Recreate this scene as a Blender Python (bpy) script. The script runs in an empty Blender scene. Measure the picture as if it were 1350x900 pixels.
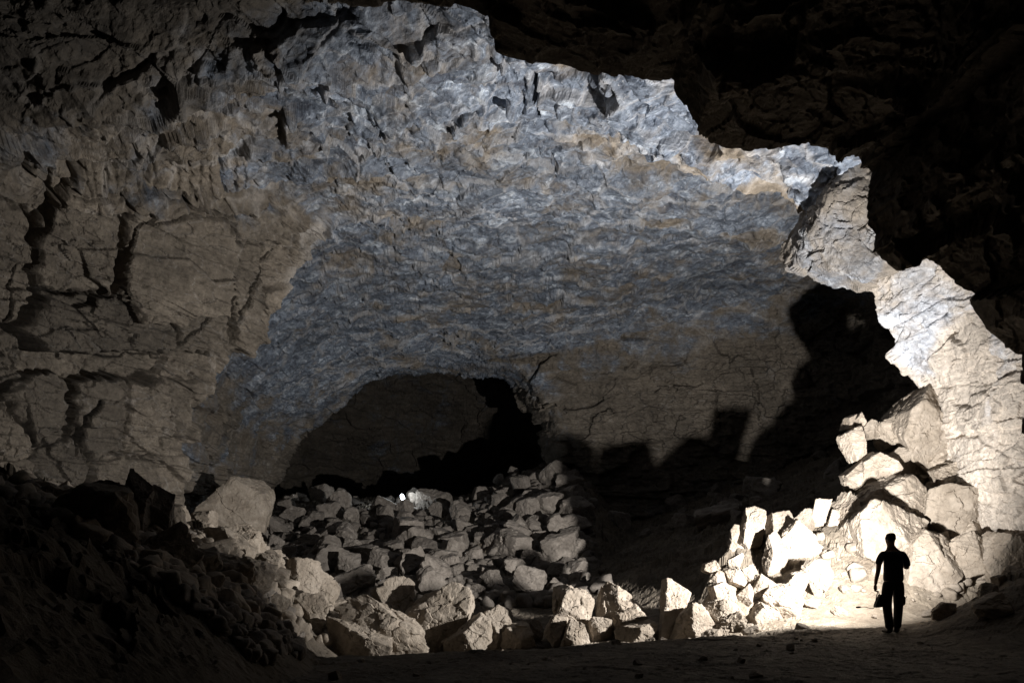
import bpy, bmesh, math, random
import numpy as np
from concurrent.futures import ThreadPoolExecutor
from mathutils import Vector, Matrix

scene = bpy.context.scene
COL = scene.collection
Q = 1.0            # mesh density

# ------------------------------------------------------------------ camera
F_PX, CX, HY, EYE = 1050.0, 675.0, 720.0, 1.6
cam_d = bpy.data.cameras.new("camera")
cam_d.sensor_width = 36.0
cam_d.lens = 28.0
cam_d.shift_y = 0.2
cam_d.clip_start = 0.05
cam_d.clip_end = 500
cam = bpy.data.objects.new("camera", cam_d)
cam.location = (0, 0, EYE)
cam.rotation_euler = (math.radians(90), 0, 0)
COL.objects.link(cam)
scene.camera = cam

def P(px, py, Y):
    return ((px - CX) / F_PX * Y, Y, EYE + (HY - py) / F_PX * Y)

# ------------------------------------------------------------------ noise
U = np.uint32
def _hash(ix, iy, iz, s):
    with np.errstate(over='ignore'):
        h = ix.astype(np.int64).astype(U) * U(374761393) + iy.astype(np.int64).astype(U) * U(668265263) \
            + iz.astype(np.int64).astype(U) * U(2246822519) + U((s * 974634777) & 0xffffffff)
        h = (h ^ (h >> U(13))) * U(1274126177)
        h = (h ^ (h >> U(15))) * U(2654435761)
        return h ^ (h >> U(16))

def _par(fn, pts, nout):
    n = len(pts)
    step = 60000
    chunks = [(a, min(n, a + step)) for a in range(0, n, step)]
    with ThreadPoolExecutor(4) as ex:
        res = list(ex.map(lambda c: fn(pts[c[0]:c[1]]), chunks))
    if nout == 1:
        return np.concatenate(res)
    return [np.concatenate([r[k] for r in res]) for k in range(nout)]

def _perlin(p, s):
    f = np.floor(p)
    t = (p - f).astype(np.float32)
    i = f.astype(np.int64)
    u = t * t * t * (t * (t * 6 - 15) + 10)
    out = np.zeros(len(p), np.float32)
    for dx in (0, 1):
        wx = u[:, 0] if dx else 1 - u[:, 0]
        for dy in (0, 1):
            wy = wx * (u[:, 1] if dy else 1 - u[:, 1])
            for dz in (0, 1):
                w = wy * (u[:, 2] if dz else 1 - u[:, 2])
                h = _hash(i[:, 0] + dx, i[:, 1] + dy, i[:, 2] + dz, s)
                gx = (h & U(1023)).astype(np.float32) / 511.5 - 1
                gy = ((h >> U(10)) & U(1023)).astype(np.float32) / 511.5 - 1
                gz = ((h >> U(20)) & U(1023)).astype(np.float32) / 511.5 - 1
                out += w * (gx * (t[:, 0] - dx) + gy * (t[:, 1] - dy) + gz * (t[:, 2] - dz))
    return out

def perlin(p, s=0):
    return _par(lambda q: _perlin(q, s), p, 1)

def fbm(p, octv=4, s=0, gain=0.5, ridged=False):
    out = np.zeros(len(p), np.float32)
    a = 1.0
    q = np.array(p, dtype=np.float64)
    for k in range(octv):
        n = perlin(q, s + k * 17)
        if ridged:
            n = 0.5 - 2.0 * np.abs(n)
        out += a * n
        a *= gain
        q = q * 2.03 + 11.7
    return out

def _voro(p, s, jit, box=0.0):
    f = np.floor(p)
    i = f.astype(np.int64)
    n = len(p)
    F1 = np.full(n, 1e9, np.float32); F2 = np.full(n, 1e9, np.float32)
    ID = np.zeros(n, U); V = np.zeros((n, 3), np.float32)
    fr = (p - f).astype(np.float32)
    for dx in (-1, 0, 1):
        for dy in (-1, 0, 1):
            for dz in (-1, 0, 1):
                h = _hash(i[:, 0] + dx, i[:, 1] + dy, i[:, 2] + dz, s)
                vx = fr[:, 0] - dx - 0.5 - jit * ((h & U(1023)).astype(np.float32) / 1023 - .5)
                vy = fr[:, 1] - dy - 0.5 - jit * (((h >> U(10)) & U(1023)).astype(np.float32) / 1023 - .5)
                vz = fr[:, 2] - dz - 0.5 - jit * (((h >> U(20)) & U(1023)).astype(np.float32) / 1023 - .5)
                d = np.sqrt(vx * vx + vy * vy + vz * vz)
                if box: d = (1 - box) * d + box * 1.2 * np.maximum(np.maximum(np.abs(vx), np.abs(vy)), np.abs(vz))
                m = d < F1
                F2 = np.where(m, F1, np.minimum(F2, d))
                F1 = np.where(m, d, F1)
                ID = np.where(m, h, ID)
                V[m, 0] = vx[m]; V[m, 1] = vy[m]; V[m, 2] = vz[m]
    return F1, F2, ID, V

def voro(p, s=0, jit=0.95, box=0.0):
    return _par(lambda q: _voro(q, s, jit, box), p, 4)

def rnd(ID, k):
    with np.errstate(over='ignore'):
        h = (ID ^ U(k * 7919 + 13)) * U(2654435761)
        h = (h ^ (h >> U(15))) * U(2246822519)
        h = h ^ (h >> U(13))
    return (h & U(0xffff)).astype(np.float32) / 65535.0

def sstep(a, b, x):
    t = np.clip((x - a) / (b - a), 0, 1)
    return t * t * (3 - 2 * t)

def blocks(p, scale, s, amp, tilt, crack=0.0, cw=0.12, warp=0.3, curve=0.0, box=0.0, keep=0.6):
    """fractured rock: every cell its own offset and tilt, grooves between cells"""
    sc = np.array(scale, dtype=np.float64)
    q = p / sc
    if warp:
        q = q + warp * np.stack([perlin(q * 1.3 + 5.1, s + 1), perlin(q * 1.3 + 17.3, s + 2), perlin(q * 1.3 + 31.9, s + 3)], 1)
    F1, F2, ID, V = voro(q, s, 0.95, box)
    vw = V * sc.astype(np.float32)
    g = np.stack([rnd(ID, k) * 2 - 1 for k in (1, 2, 3)], 1)
    d = amp * (rnd(ID, 4) * 2 - 1) + tilt * (g * vw).sum(1) + curve * (F1 ** 2)
    e = F2 - F1
    gr = 1 - sstep(0, cw, e)
    d = d - crack * gr * (rnd(ID, 5) > keep)
    return d.astype(np.float32), e, rnd(ID, 6)

# ------------------------------------------------------------------ mesh helpers
def grid_mesh(name, pts, attrs=None, mat=None, cols=None, wrap=False):
    """pts: (rows, cols, 3) sheet"""
    R, C = pts.shape[:2]
    me = bpy.data.meshes.new(name)
    v = pts.reshape(-1, 3).astype(np.float32)
    idx = np.arange(R * C, dtype=np.int32).reshape(R, C)
    a = idx[:-1, :-1]; b = idx[:-1, 1:]; c = idx[1:, 1:]; d = idx[1:, :-1]
    faces = np.stack([a, b, c, d], -1).reshape(-1)
    nf = len(faces) // 4
    me.vertices.add(len(v)); me.vertices.foreach_set("co", v.reshape(-1))
    me.loops.add(len(faces)); me.loops.foreach_set("vertex_index", faces)
    me.polygons.add(nf)
    me.polygons.foreach_set("loop_start", np.arange(0, nf * 4, 4, dtype=np.int32))
    me.polygons.foreach_set("use_smooth", np.zeros(nf, dtype=bool))
    for k, val in (attrs or {}).items():
        at = me.attributes.new(k, 'FLOAT', 'POINT')
        at.data.foreach_set("value", val.reshape(-1).astype(np.float32))
    me.update()
    if mat: me.materials.append(mat)
    ob = bpy.data.objects.new(name, me)
    COL.objects.link(ob)
    return ob

def normals(pts):
    du = np.gradient(pts, axis=0); dv = np.gradient(pts, axis=1)
    n = np.cross(du, dv)
    return n / (np.linalg.norm(n, axis=2, keepdims=True) + 1e-9)

def blur(a, k, axis):
    """box blur along an axis, edges clamped"""
    pad = [(0, 0)] * a.ndim; pad[axis] = (k, k)
    c = np.cumsum(np.pad(a, pad, mode='edge'), axis=axis)
    n = a.shape[axis]
    hi = np.take(c, np.arange(2 * k, 2 * k + n), axis=axis)
    lo = np.take(np.concatenate([np.zeros_like(np.take(c, [0], axis=axis)), c], axis=axis), np.arange(0, n), axis=axis)
    return (hi - lo) / (2 * k + 1)

# ------------------------------------------------------------------ materials
def nd(nt, t, loc=(0, 0), **kw):
    n = nt.nodes.new(t)
    n.location = loc
    for k, v in kw.items():
        setattr(n, k, v)
    return n

def mix(nt, fac, a, b, typ='MIX'):
    n = nt.nodes.new('ShaderNodeMix'); n.data_type = 'RGBA'; n.blend_type = typ
    for s, v in ((0, fac), (6, a), (7, b)):
        if isinstance(v, bpy.types.NodeSocket): nt.links.new(v, n.inputs[s])
        else: n.inputs[s].default_value = v if s == 0 else tuple(v) + (1,)
    return n.outputs[2]

def ramp(nt, fac, stops):
    n = nt.nodes.new('ShaderNodeValToRGB')
    el = n.color_ramp.elements
    while len(el) < len(stops): el.new(0.5)
    for e, (p, c) in zip(el, stops):
        e.position = p; e.color = (c if len(c) == 4 else tuple(c) + (1,))
    nt.links.new(fac, n.inputs[0])
    return n.outputs[0]

def noise(nt, co, scale, detail=6, rough=0.6, dist=0.0):
    n = nt.nodes.new('ShaderNodeTexNoise')
    n.inputs['Scale'].default_value = scale; n.inputs['Detail'].default_value = detail
    n.inputs['Roughness'].default_value = rough; n.inputs['Distortion'].default_value = dist
    if co is not None: nt.links.new(co, n.inputs['Vector'])
    return n.outputs['Fac']

def math_n(nt, op, a, b=None, clamp=False):
    n = nt.nodes.new('ShaderNodeMath'); n.operation = op; n.use_clamp = clamp
    for s, v in ((0, a), (1, b)):
        if v is None: continue
        if isinstance(v, bpy.types.NodeSocket): nt.links.new(v, n.inputs[s])
        else: n.inputs[s].default_value = v
    return n.outputs[0]

def new_mat(name):
    m = bpy.data.materials.new(name); m.use_nodes = True
    nt = m.node_tree
    b = nt.nodes['Principled BSDF']
    b.inputs['Roughness'].default_value = 0.9
    b.inputs['Specular IOR Level'].default_value = 0.2
    return m, nt, b

def attr(nt, name):
    n = nt.nodes.new('ShaderNodeAttribute'); n.attribute_name = name
    return n.outputs['Fac']

def cave_material():
    m, nt, b = new_mat("cave_rock")
    co = nt.nodes.new('ShaderNodeTexCoord').outputs['Object']
    n1 = noise(nt, co, 0.55, 8, 0.62, 0.6)
    n2 = noise(nt, co, 2.6, 8, 0.68, 0.4)
    n3 = noise(nt, co, 9.0, 6, 0.7)
    ms = nt.nodes.new('ShaderNodeMapping'); nt.links.new(co, ms.inputs[0]); ms.inputs['Scale'].default_value = (0.5, 0.5, 4.0)
    n2s = noise(nt, ms.outputs[0], 1.2, 7, 0.65, 0.3)
    n2 = math_n(nt, 'ADD', math_n(nt, 'MULTIPLY', n2, 0.6), math_n(nt, 'MULTIPLY', n2s, 0.4))
    tan = ramp(nt, n2, [(0.25, (0.078, 0.065, 0.051)), (0.45, (0.165, 0.139, 0.110)), (0.6, (0.25, 0.213, 0.170)), (0.78, (0.38, 0.33, 0.272))])
    # lava lining: blue grey with pale swirls
    mp = nt.nodes.new('ShaderNodeMapping'); nt.links.new(co, mp.inputs[0]); mp.inputs['Scale'].default_value = (0.8, 1.1, 1.5)
    nw = nt.nodes.new('ShaderNodeTexNoise'); nw.inputs['Scale'].default_value = 1.3; nw.inputs['Detail'].default_value = 3
    nt.links.new(mp.outputs[0], nw.inputs['Vector'])
    vm = nt.nodes.new('ShaderNodeVectorMath'); vm.operation = 'MULTIPLY_ADD'
    nt.links.new(nw.outputs['Color'], vm.inputs[0]); vm.inputs[1].default_value = (1.6, 1.6, 1.6); nt.links.new(mp.outputs[0], vm.inputs[2])
    sw = noise(nt, vm.outputs[0], 1.7, 8, 0.62, 0.9)
    blue = ramp(nt, sw, [(0.30, (0.055, 0.062, 0.082)), (0.45, (0.115, 0.138, 0.178)), (0.56, (0.205, 0.24, 0.298)), (0.69, (0.49, 0.545, 0.61)), (0.85, (0.61, 0.645, 0.69))])
    bl = math_n(nt, 'ADD', attr(nt, 'blue'), math_n(nt, 'MULTIPLY', math_n(nt, 'SUBTRACT', n1, 0.5), 2.2))
    bl = math_n(nt, 'ADD', bl, math_n(nt, 'MULTIPLY', math_n(nt, 'SUBTRACT', n2, 0.5), 0.7))
    blc = nt.nodes.new('ShaderNodeMapRange'); blc.inputs[1].default_value = 0.22; blc.inputs[2].default_value = 0.78
    blc.interpolation_type = 'SMOOTHSTEP'
    nt.links.new(bl, blc.inputs[0])
    c = mix(nt, blc.outputs[0], tan, blue)
    sp = ramp(nt, noise(nt, co, 11, 5, 0.75, 0.3), [(0.60, (0, 0, 0)), (0.72, (1, 1, 1))])
    spf = math_n(nt, 'MULTIPLY', math_n(nt, 'MULTIPLY', sp, blc.outputs[0]), 0.75)
    c = mix(nt, spf, c, (0.62, 0.62, 0.63))
    sd = ramp(nt, noise(nt, co, 6.5, 5, 0.75, 0.3), [(0.30, (1, 1, 1)), (0.38, (0, 0, 0))])
    c = mix(nt, math_n(nt, 'MULTIPLY', sd, 0.6), c, (0.035, 0.032, 0.032))
    # worn pale edges and the painted lit rim, dark seams
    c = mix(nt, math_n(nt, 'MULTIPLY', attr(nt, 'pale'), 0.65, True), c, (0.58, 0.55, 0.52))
    c = mix(nt, math_n(nt, 'MULTIPLY', attr(nt, 'seam'), 0.7, True), c, (0.03, 0.024, 0.018))
    fine = ramp(nt, n3, [(0.3, (0.6, 0.6, 0.6)), (0.7, (1.25, 1.25, 1.25))])
    c = mix(nt, 0.8, c, fine, 'MULTIPLY')
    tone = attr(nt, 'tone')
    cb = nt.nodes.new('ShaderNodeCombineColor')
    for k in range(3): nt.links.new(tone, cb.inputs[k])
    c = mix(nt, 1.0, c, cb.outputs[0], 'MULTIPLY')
    nt.links.new(c, b.inputs['Base Color'])
    rg = nt.nodes.new('ShaderNodeMapRange'); nt.links.new(blc.outputs[0], rg.inputs[0]); rg.inputs[3].default_value = 0.9; rg.inputs[4].default_value = 0.52
    nt.links.new(rg.outputs[0], b.inputs['Roughness']); b.inputs['Specular IOR Level'].default_value = 0.5
    bp = nt.nodes.new('ShaderNodeBump'); bp.inputs['Strength'].default_value = 0.9; bp.inputs['Distance'].default_value = 0.07
    h = math_n(nt, 'ADD', noise(nt, co, 7, 8, 0.7), math_n(nt, 'MULTIPLY', sw, 0.6))
    nt.links.new(h, bp.inputs['Height']); nt.links.new(bp.outputs[0], b.inputs['Normal'])
    return m

def ground_material():
    m, nt, b = new_mat("cave_dust")
    co = nt.nodes.new('ShaderNodeTexCoord').outputs['Object']
    n1 = noise(nt, co, 0.7, 8, 0.6); n2 = noise(nt, co, 6, 8, 0.7); n3 = noise(nt, co, 30, 4, 0.7)
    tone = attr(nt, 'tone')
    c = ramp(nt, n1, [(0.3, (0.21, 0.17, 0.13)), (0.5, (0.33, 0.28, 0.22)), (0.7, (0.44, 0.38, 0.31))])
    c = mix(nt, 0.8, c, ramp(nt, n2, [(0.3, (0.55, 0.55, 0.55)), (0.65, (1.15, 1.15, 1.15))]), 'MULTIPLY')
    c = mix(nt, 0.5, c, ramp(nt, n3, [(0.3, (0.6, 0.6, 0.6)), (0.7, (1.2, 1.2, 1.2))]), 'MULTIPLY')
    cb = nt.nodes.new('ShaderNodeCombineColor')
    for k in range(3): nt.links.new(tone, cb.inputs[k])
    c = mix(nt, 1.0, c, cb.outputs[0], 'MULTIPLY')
    nt.links.new(c, b.inputs['Base Color'])
    bp = nt.nodes.new('ShaderNodeBump'); bp.inputs['Strength'].default_value = 0.8; bp.inputs['Distance'].default_value = 0.05
    nt.links.new(math_n(nt, 'ADD', n2, math_n(nt, 'MULTIPLY', n3, 0.4)), bp.inputs['Height'])
    nt.links.new(bp.outputs[0], b.inputs['Normal'])
    return m

def boulder_material(name, lo, mid, hi):
    m, nt, b = new_mat(name)
    tc = nt.nodes.new('ShaderNodeTexCoord').outputs['Object']
    oi = nt.nodes.new('ShaderNodeObjectInfo').outputs['Random']
    vm = nt.nodes.new('ShaderNodeVectorMath'); vm.operation = 'ADD'
    nt.links.new(tc, vm.inputs[0])
    sc = math_n(nt, 'MULTIPLY', oi, 57.0)
    cb = nt.nodes.new('ShaderNodeCombineXYZ')
    for k in range(3): nt.links.new(sc, cb.inputs[k])
    nt.links.new(cb.outputs[0], vm.inputs[1])
    co = vm.outputs[0]
    n1 = noise(nt, co, 1.6, 8, 0.65, 0.4); n2 = noise(nt, co, 9, 8, 0.7); n3 = noise(nt, co, 40, 3, 0.7)
    c = ramp(nt, n1, [(0.28, lo), (0.5, mid), (0.72, hi)])
    c = mix(nt, 0.7, c, ramp(nt, n2, [(0.3, (0.6, 0.6, 0.6)), (0.65, (1.15, 1.15, 1.15))]), 'MULTIPLY')
    tone = math_n(nt, 'ADD', math_n(nt, 'MULTIPLY', oi, 0.4), 0.78)
    c2 = nt.nodes.new('ShaderNodeCombineColor')
    for k in range(3): nt.links.new(tone, c2.inputs[k])
    c = mix(nt, 1.0, c, c2.outputs[0], 'MULTIPLY')
    nt.links.new(c, b.inputs['Base Color'])
    bp = nt.nodes.new('ShaderNodeBump'); bp.inputs['Strength'].default_value = 0.8; bp.inputs['Distance'].default_value = 0.03
    nt.links.new(math_n(nt, 'ADD', n2, math_n(nt, 'MULTIPLY', n3, 0.35)), bp.inputs['Height'])
    nt.links.new(bp.outputs[0], b.inputs['Normal'])
    return m

M_CAVE = cave_material()
M_GROUND = ground_material()
M_TAN = boulder_material("tan_basalt", (0.20, 0.165, 0.13), (0.32, 0.275, 0.225), (0.44, 0.385, 0.325))
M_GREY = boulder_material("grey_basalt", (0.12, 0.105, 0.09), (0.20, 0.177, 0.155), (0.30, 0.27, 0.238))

def struct(o):
    o['kind'] = 'structure'
    return o

# ------------------------------------------------------------------ cave shell
def resample_ring(pts, M, idx):
    """pts (K,3) control points -> (M,3) by Catmull-Rom at parameter idx"""
    K = len(pts)
    i = np.clip(np.floor(idx).astype(int), 0, K - 2)
    t = (idx - i)[:, None]
    p = np.concatenate([[2 * pts[0] - pts[1]], pts, [2 * pts[-1] - pts[-2]]])
    p0, p1, p2, p3 = p[i], p[i + 1], p[i + 2], p[i + 3]
    return 0.5 * (2 * p1 + (p2 - p0) * t + (2 * p0 - 5 * p1 + 4 * p2 - p3) * t ** 2 + (3 * p1 - p0 - 3 * p2 + p3) * t ** 3)

# index: 0 right base .. 4 right haunch .. 6 crown .. 8-9 left haunch .. 12 left base
def S(Y, xz, dy=None):
    a = np.array([(x, Y, z) for x, z in xz], dtype=float)
    if dy is not None: a[:, 1] += np.array(dy)
    return a

def pz(px, py, Y):
    q = P(px, py, Y); return (q[0], q[2])

STN = [
 S(7.5, [(13,-2),(13.6,2),(13.6,5),(12.8,8.5),(10,12),(5.5,13.4),(0,13.6),(-5,13.4),(-9.5,12.4),(-13,10),(-15,6),(-15.5,2.5),(-15.5,-2)]),
 S(14.6,[(12.0,-2),(12.1,2),(12.1,4.8),(11.4,8.5),(9.2,12),(5.5,13.6),(0,15.6),(-5.5,17.6),(-12,17.0),(-16.0,13.0),(-15.6,6.5),(-15.4,2.5),(-15.4,-2)]),
 S(16.0,[(11.5,-2),(11.5,1.7),(11.4,4.5),(10.9,7.8),(9.4,10.6),(7.0,12.6),(0,14.0),(-5.0,15.6),(-10.5,15.0),(-14.4,11.8),(-14.9,6.6),(-15.0,2.7),(-15.0,-2)]),
 S(17.3,[(11.1,-2),(10.95,1.6),(10.85,4.3),(10.4,7.0),(9.3,9.2),(7.8,11.4),(0,13.3),(-4.7,13.5),(-9.2,12.9),(-13.0,10.9),(-14.3,6.8),(-14.6,3),(-14.8,-2)]),
 S(18.4,[(11.0,-2),(10.9,1.8),(10.85,4.6),(10.1,7.0),(8.9,9.0),(7.5,11.0),(0,13.1),(-4.5,12.7),(-8.9,12.0),(-12.5,10.5),(-14.1,6.9),(-14.4,3),(-14.6,-2)]),
 S(20.4,[(10.9,-2),(10.85,2.0),(10.75,5.0),(9.45,6.9),(8.5,8.7),(6.9,10.4),(0,13.2),(-4.5,13.0),(-9,12.3),(-12.4,10.8),(-13.8,7.0),(-14.2,3),(-14.3,-2)]),
 S(22.2,[(15.0,-2),(15.2,2.0),(15.3,5.5),(14.8,9.0),(12.6,12.2),(7.0,13.3),(0,13.2),(-4.0,13.2),(-8.4,12.5),(-11.6,10.7),(-13.2,7.0),(-13.6,3),(-13.6,-2)]),
 S(27.6,[(16.2,-2),(16.5,2.0),(16.6,5.5),(16.2,9.6),(13.6,13.0),(7.0,13.4),(0,13.1),(-3.2,13.3),(-6.2,13.0),(-7.3,11.0),(-9.4,8.3),(-11.4,4.6),(-11.9,-2)],
   [0,0,0,0,0,0,0,0,0,0,0,0,0]),
 S(29.2,[(16.4,-2),(16.7,2.0),(16.8,5.5),(16.5,9.8),(14.2,13.1),(7.0,13.4),(0,13.1),(-3.8,13.3),(-7.6,13.0),(-10.2,11.0),(-12.6,8.0),(-13.9,4.2),(-14.2,-2)]),
 S(34.0,[(16.6,-2),(17,2.0),(17.1,6.5),(16.9,10.6),(14.6,13.6),(7.2,13.6),(0,13.1),(-4.2,13.0),(-8.2,12.3),(-11.4,10.4),(-13.6,7.4),(-14.6,4),(-15,-2)]),
 S(39.5,[(16.6,-2),(17,2.0),(17.2,8.0),(17.0,13.5),(13.6,14.2),(7.0,13.7),(0,13.0),(-4.2,12.9),(-8.4,12.1),(-11.8,10.2),(-14.0,7.4),(-14.9,4),(-15.2,-2)]),
 S(41.5,[(15.9,-2),(16.0,2.0),(15.8,7.0),(15.2,12.0),(11.5,13.7),(6.0,13.3),(0,12.9),(-4.4,12.7),(-8.6,12.0),(-12.0,10.2),(-14.3,7.4),(-15.1,4),(-15.4,-2)],
   [0,0,0,0,-1,-.5,0,0,0,0,0,0,0]),
 S(46.0,[(3.5,-2),(3.4,2.0),(3.0,6),(2.2,9.5),(0.8,11.4),(-1.2,12.0),(-3,12.2),(-5,12.2),(-8.6,11.6),(-11.8,10.0),(-14.0,7.4),(-14.9,4),(-15.2,-2)],
   [0,0,0,-.6,-1.5,-1,0,0,0,0,0,0,0]),
 S(48.5,[(2.6,-2),(2.5,2.0),(2.1,6),(1.3,9.4),(0.1,11.4),(-1.6,12.1),(-3.5,12.35),(-5.6,12.3),(-8.3,11.7),(-11.0,10.0),(-13.3,7.5),(-14.6,4),(-15.0,-2)]),
 S(51.0,[(2.6,-2),(2.5,2.0),(2.1,6),(1.5,9.6),(0.3,11.9),(-1.6,12.9),(-3.6,13.1),(-5.8,13.0),(-8.6,12.5),(-11.6,10.8),(-14.3,8.1),(-15.8,5),(-16.2,-2)]),
 S(53.5,[(4.5,-2),(4.6,2.0),(4.6,8),(4.4,13),(3.0,17.0),(0.0,18.6),(-3.6,18.8),(-7,18.6),(-11.6,17.5),(-15.6,14.6),(-18.0,9.6),(-18.6,5),(-18.8,-2)]),
 S(68.0,[(3.0,-2),(3.0,2.0),(2.8,8),(2.2,14),(0.4,18),(-2.0,19.6),(-4.2,20),(-8,19.8),(-12.6,18.0),(-16.5,14.4),(-19,9.4),(-20,5),(-20.4,-2)]),
 S(78.0,[(-4.6,3),(-4.5,3.4),(-4.5,4),(-4.6,4.5),(-4.7,5),(-7.9,5.3),(-8,5.4),(-8.1,5.3),(-12.3,5),(-12.4,4.5),(-12.5,4),(-12.5,3.4),(-12.4,3)]),
]

def px_dist(px, py, line):
    d = np.full(px.shape, 1e9, np.float32); along = np.zeros(px.shape, np.float32)
    seg = np.hypot(np.diff([q[0] for q in line]), np.diff([q[1] for q in line])); tot = seg.sum(); s0 = 0.0
    for ((x0, y0), (x1, y1)), sl in zip(zip(line[:-1], line[1:]), seg):
        dx, dy = x1 - x0, y1 - y0
        L = dx * dx + dy * dy + 1e-6
        t = np.clip(((px - x0) * dx + (py - y0) * dy) / L, 0, 1)
        dd = np.hypot(px - x0 - t * dx, py - y0 - t * dy)
        along = np.where(dd < d, (s0 + t * sl) / tot, along)
        d = np.minimum(d, dd); s0 += sl
    return d, along

# big open joints of the rock walls: polyline, half width in cm at the wall, depth in m
JOINTS = [
 ([(200,268),(175,295),(158,335),(150,372),(160,408)], 7, 0.9),
 ([(48,318),(42,348),(22,385),(8,420),(2,452)], 10, 1.0),
 ([(48,384),(95,388),(156,386)], 2.5, 0.5),
 ([(300,322),(291,372),(274,425),(240,456),(214,474)], 3.5, 0.6),
 ([(372,312),(342,345),(320,388),(300,436)], 4.5, 0.7),
 ([(74,205),(60,240),(76,262),(46,318)], 7, 0.7),
 ([(118,528),(104,548),(97,604)], 9, 1.2),
 ([(12,520),(22,560),(30,600)], 8, 1.0),
 ([(72,246),(140,252),(205,243),(250,262),(312,268)], 3, 0.45),
 ([(184,290),(230,271),(304,277)], 4, 0.5),
 ([(5,455),(60,462),(140,468),(240,480)], 3, 0.4),
 ([(60,205),(180,208),(320,222)], 3, 0.5),
 ([(655,35),(676,80),(690,118),(694,150)], 3, 0.4),
 ([(684,74),(700,100),(712,145)], 8, 0.6),
 ([(728,235),(731,203),(748,197),(778,189)], 3.5, .8),
 ([(735,462),(716,478),(700,492),(704,520)], 5, 0.9),
 ([(652,504),(690,515),(745,540)], 4, .9),
 ([(785,560),(786,545),(806,538),(812,550)], 3, .5),
 ([(1040,350),(1020,415)], 2, .4), ([(985,468),(1000,520),(1002,560)], 2, .3),
 ([(940,500),(948,560),(944,600)], 2, .3),
 ([(460,60),(520,78),(600,60),(650,62)], 3, .5),
]

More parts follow.
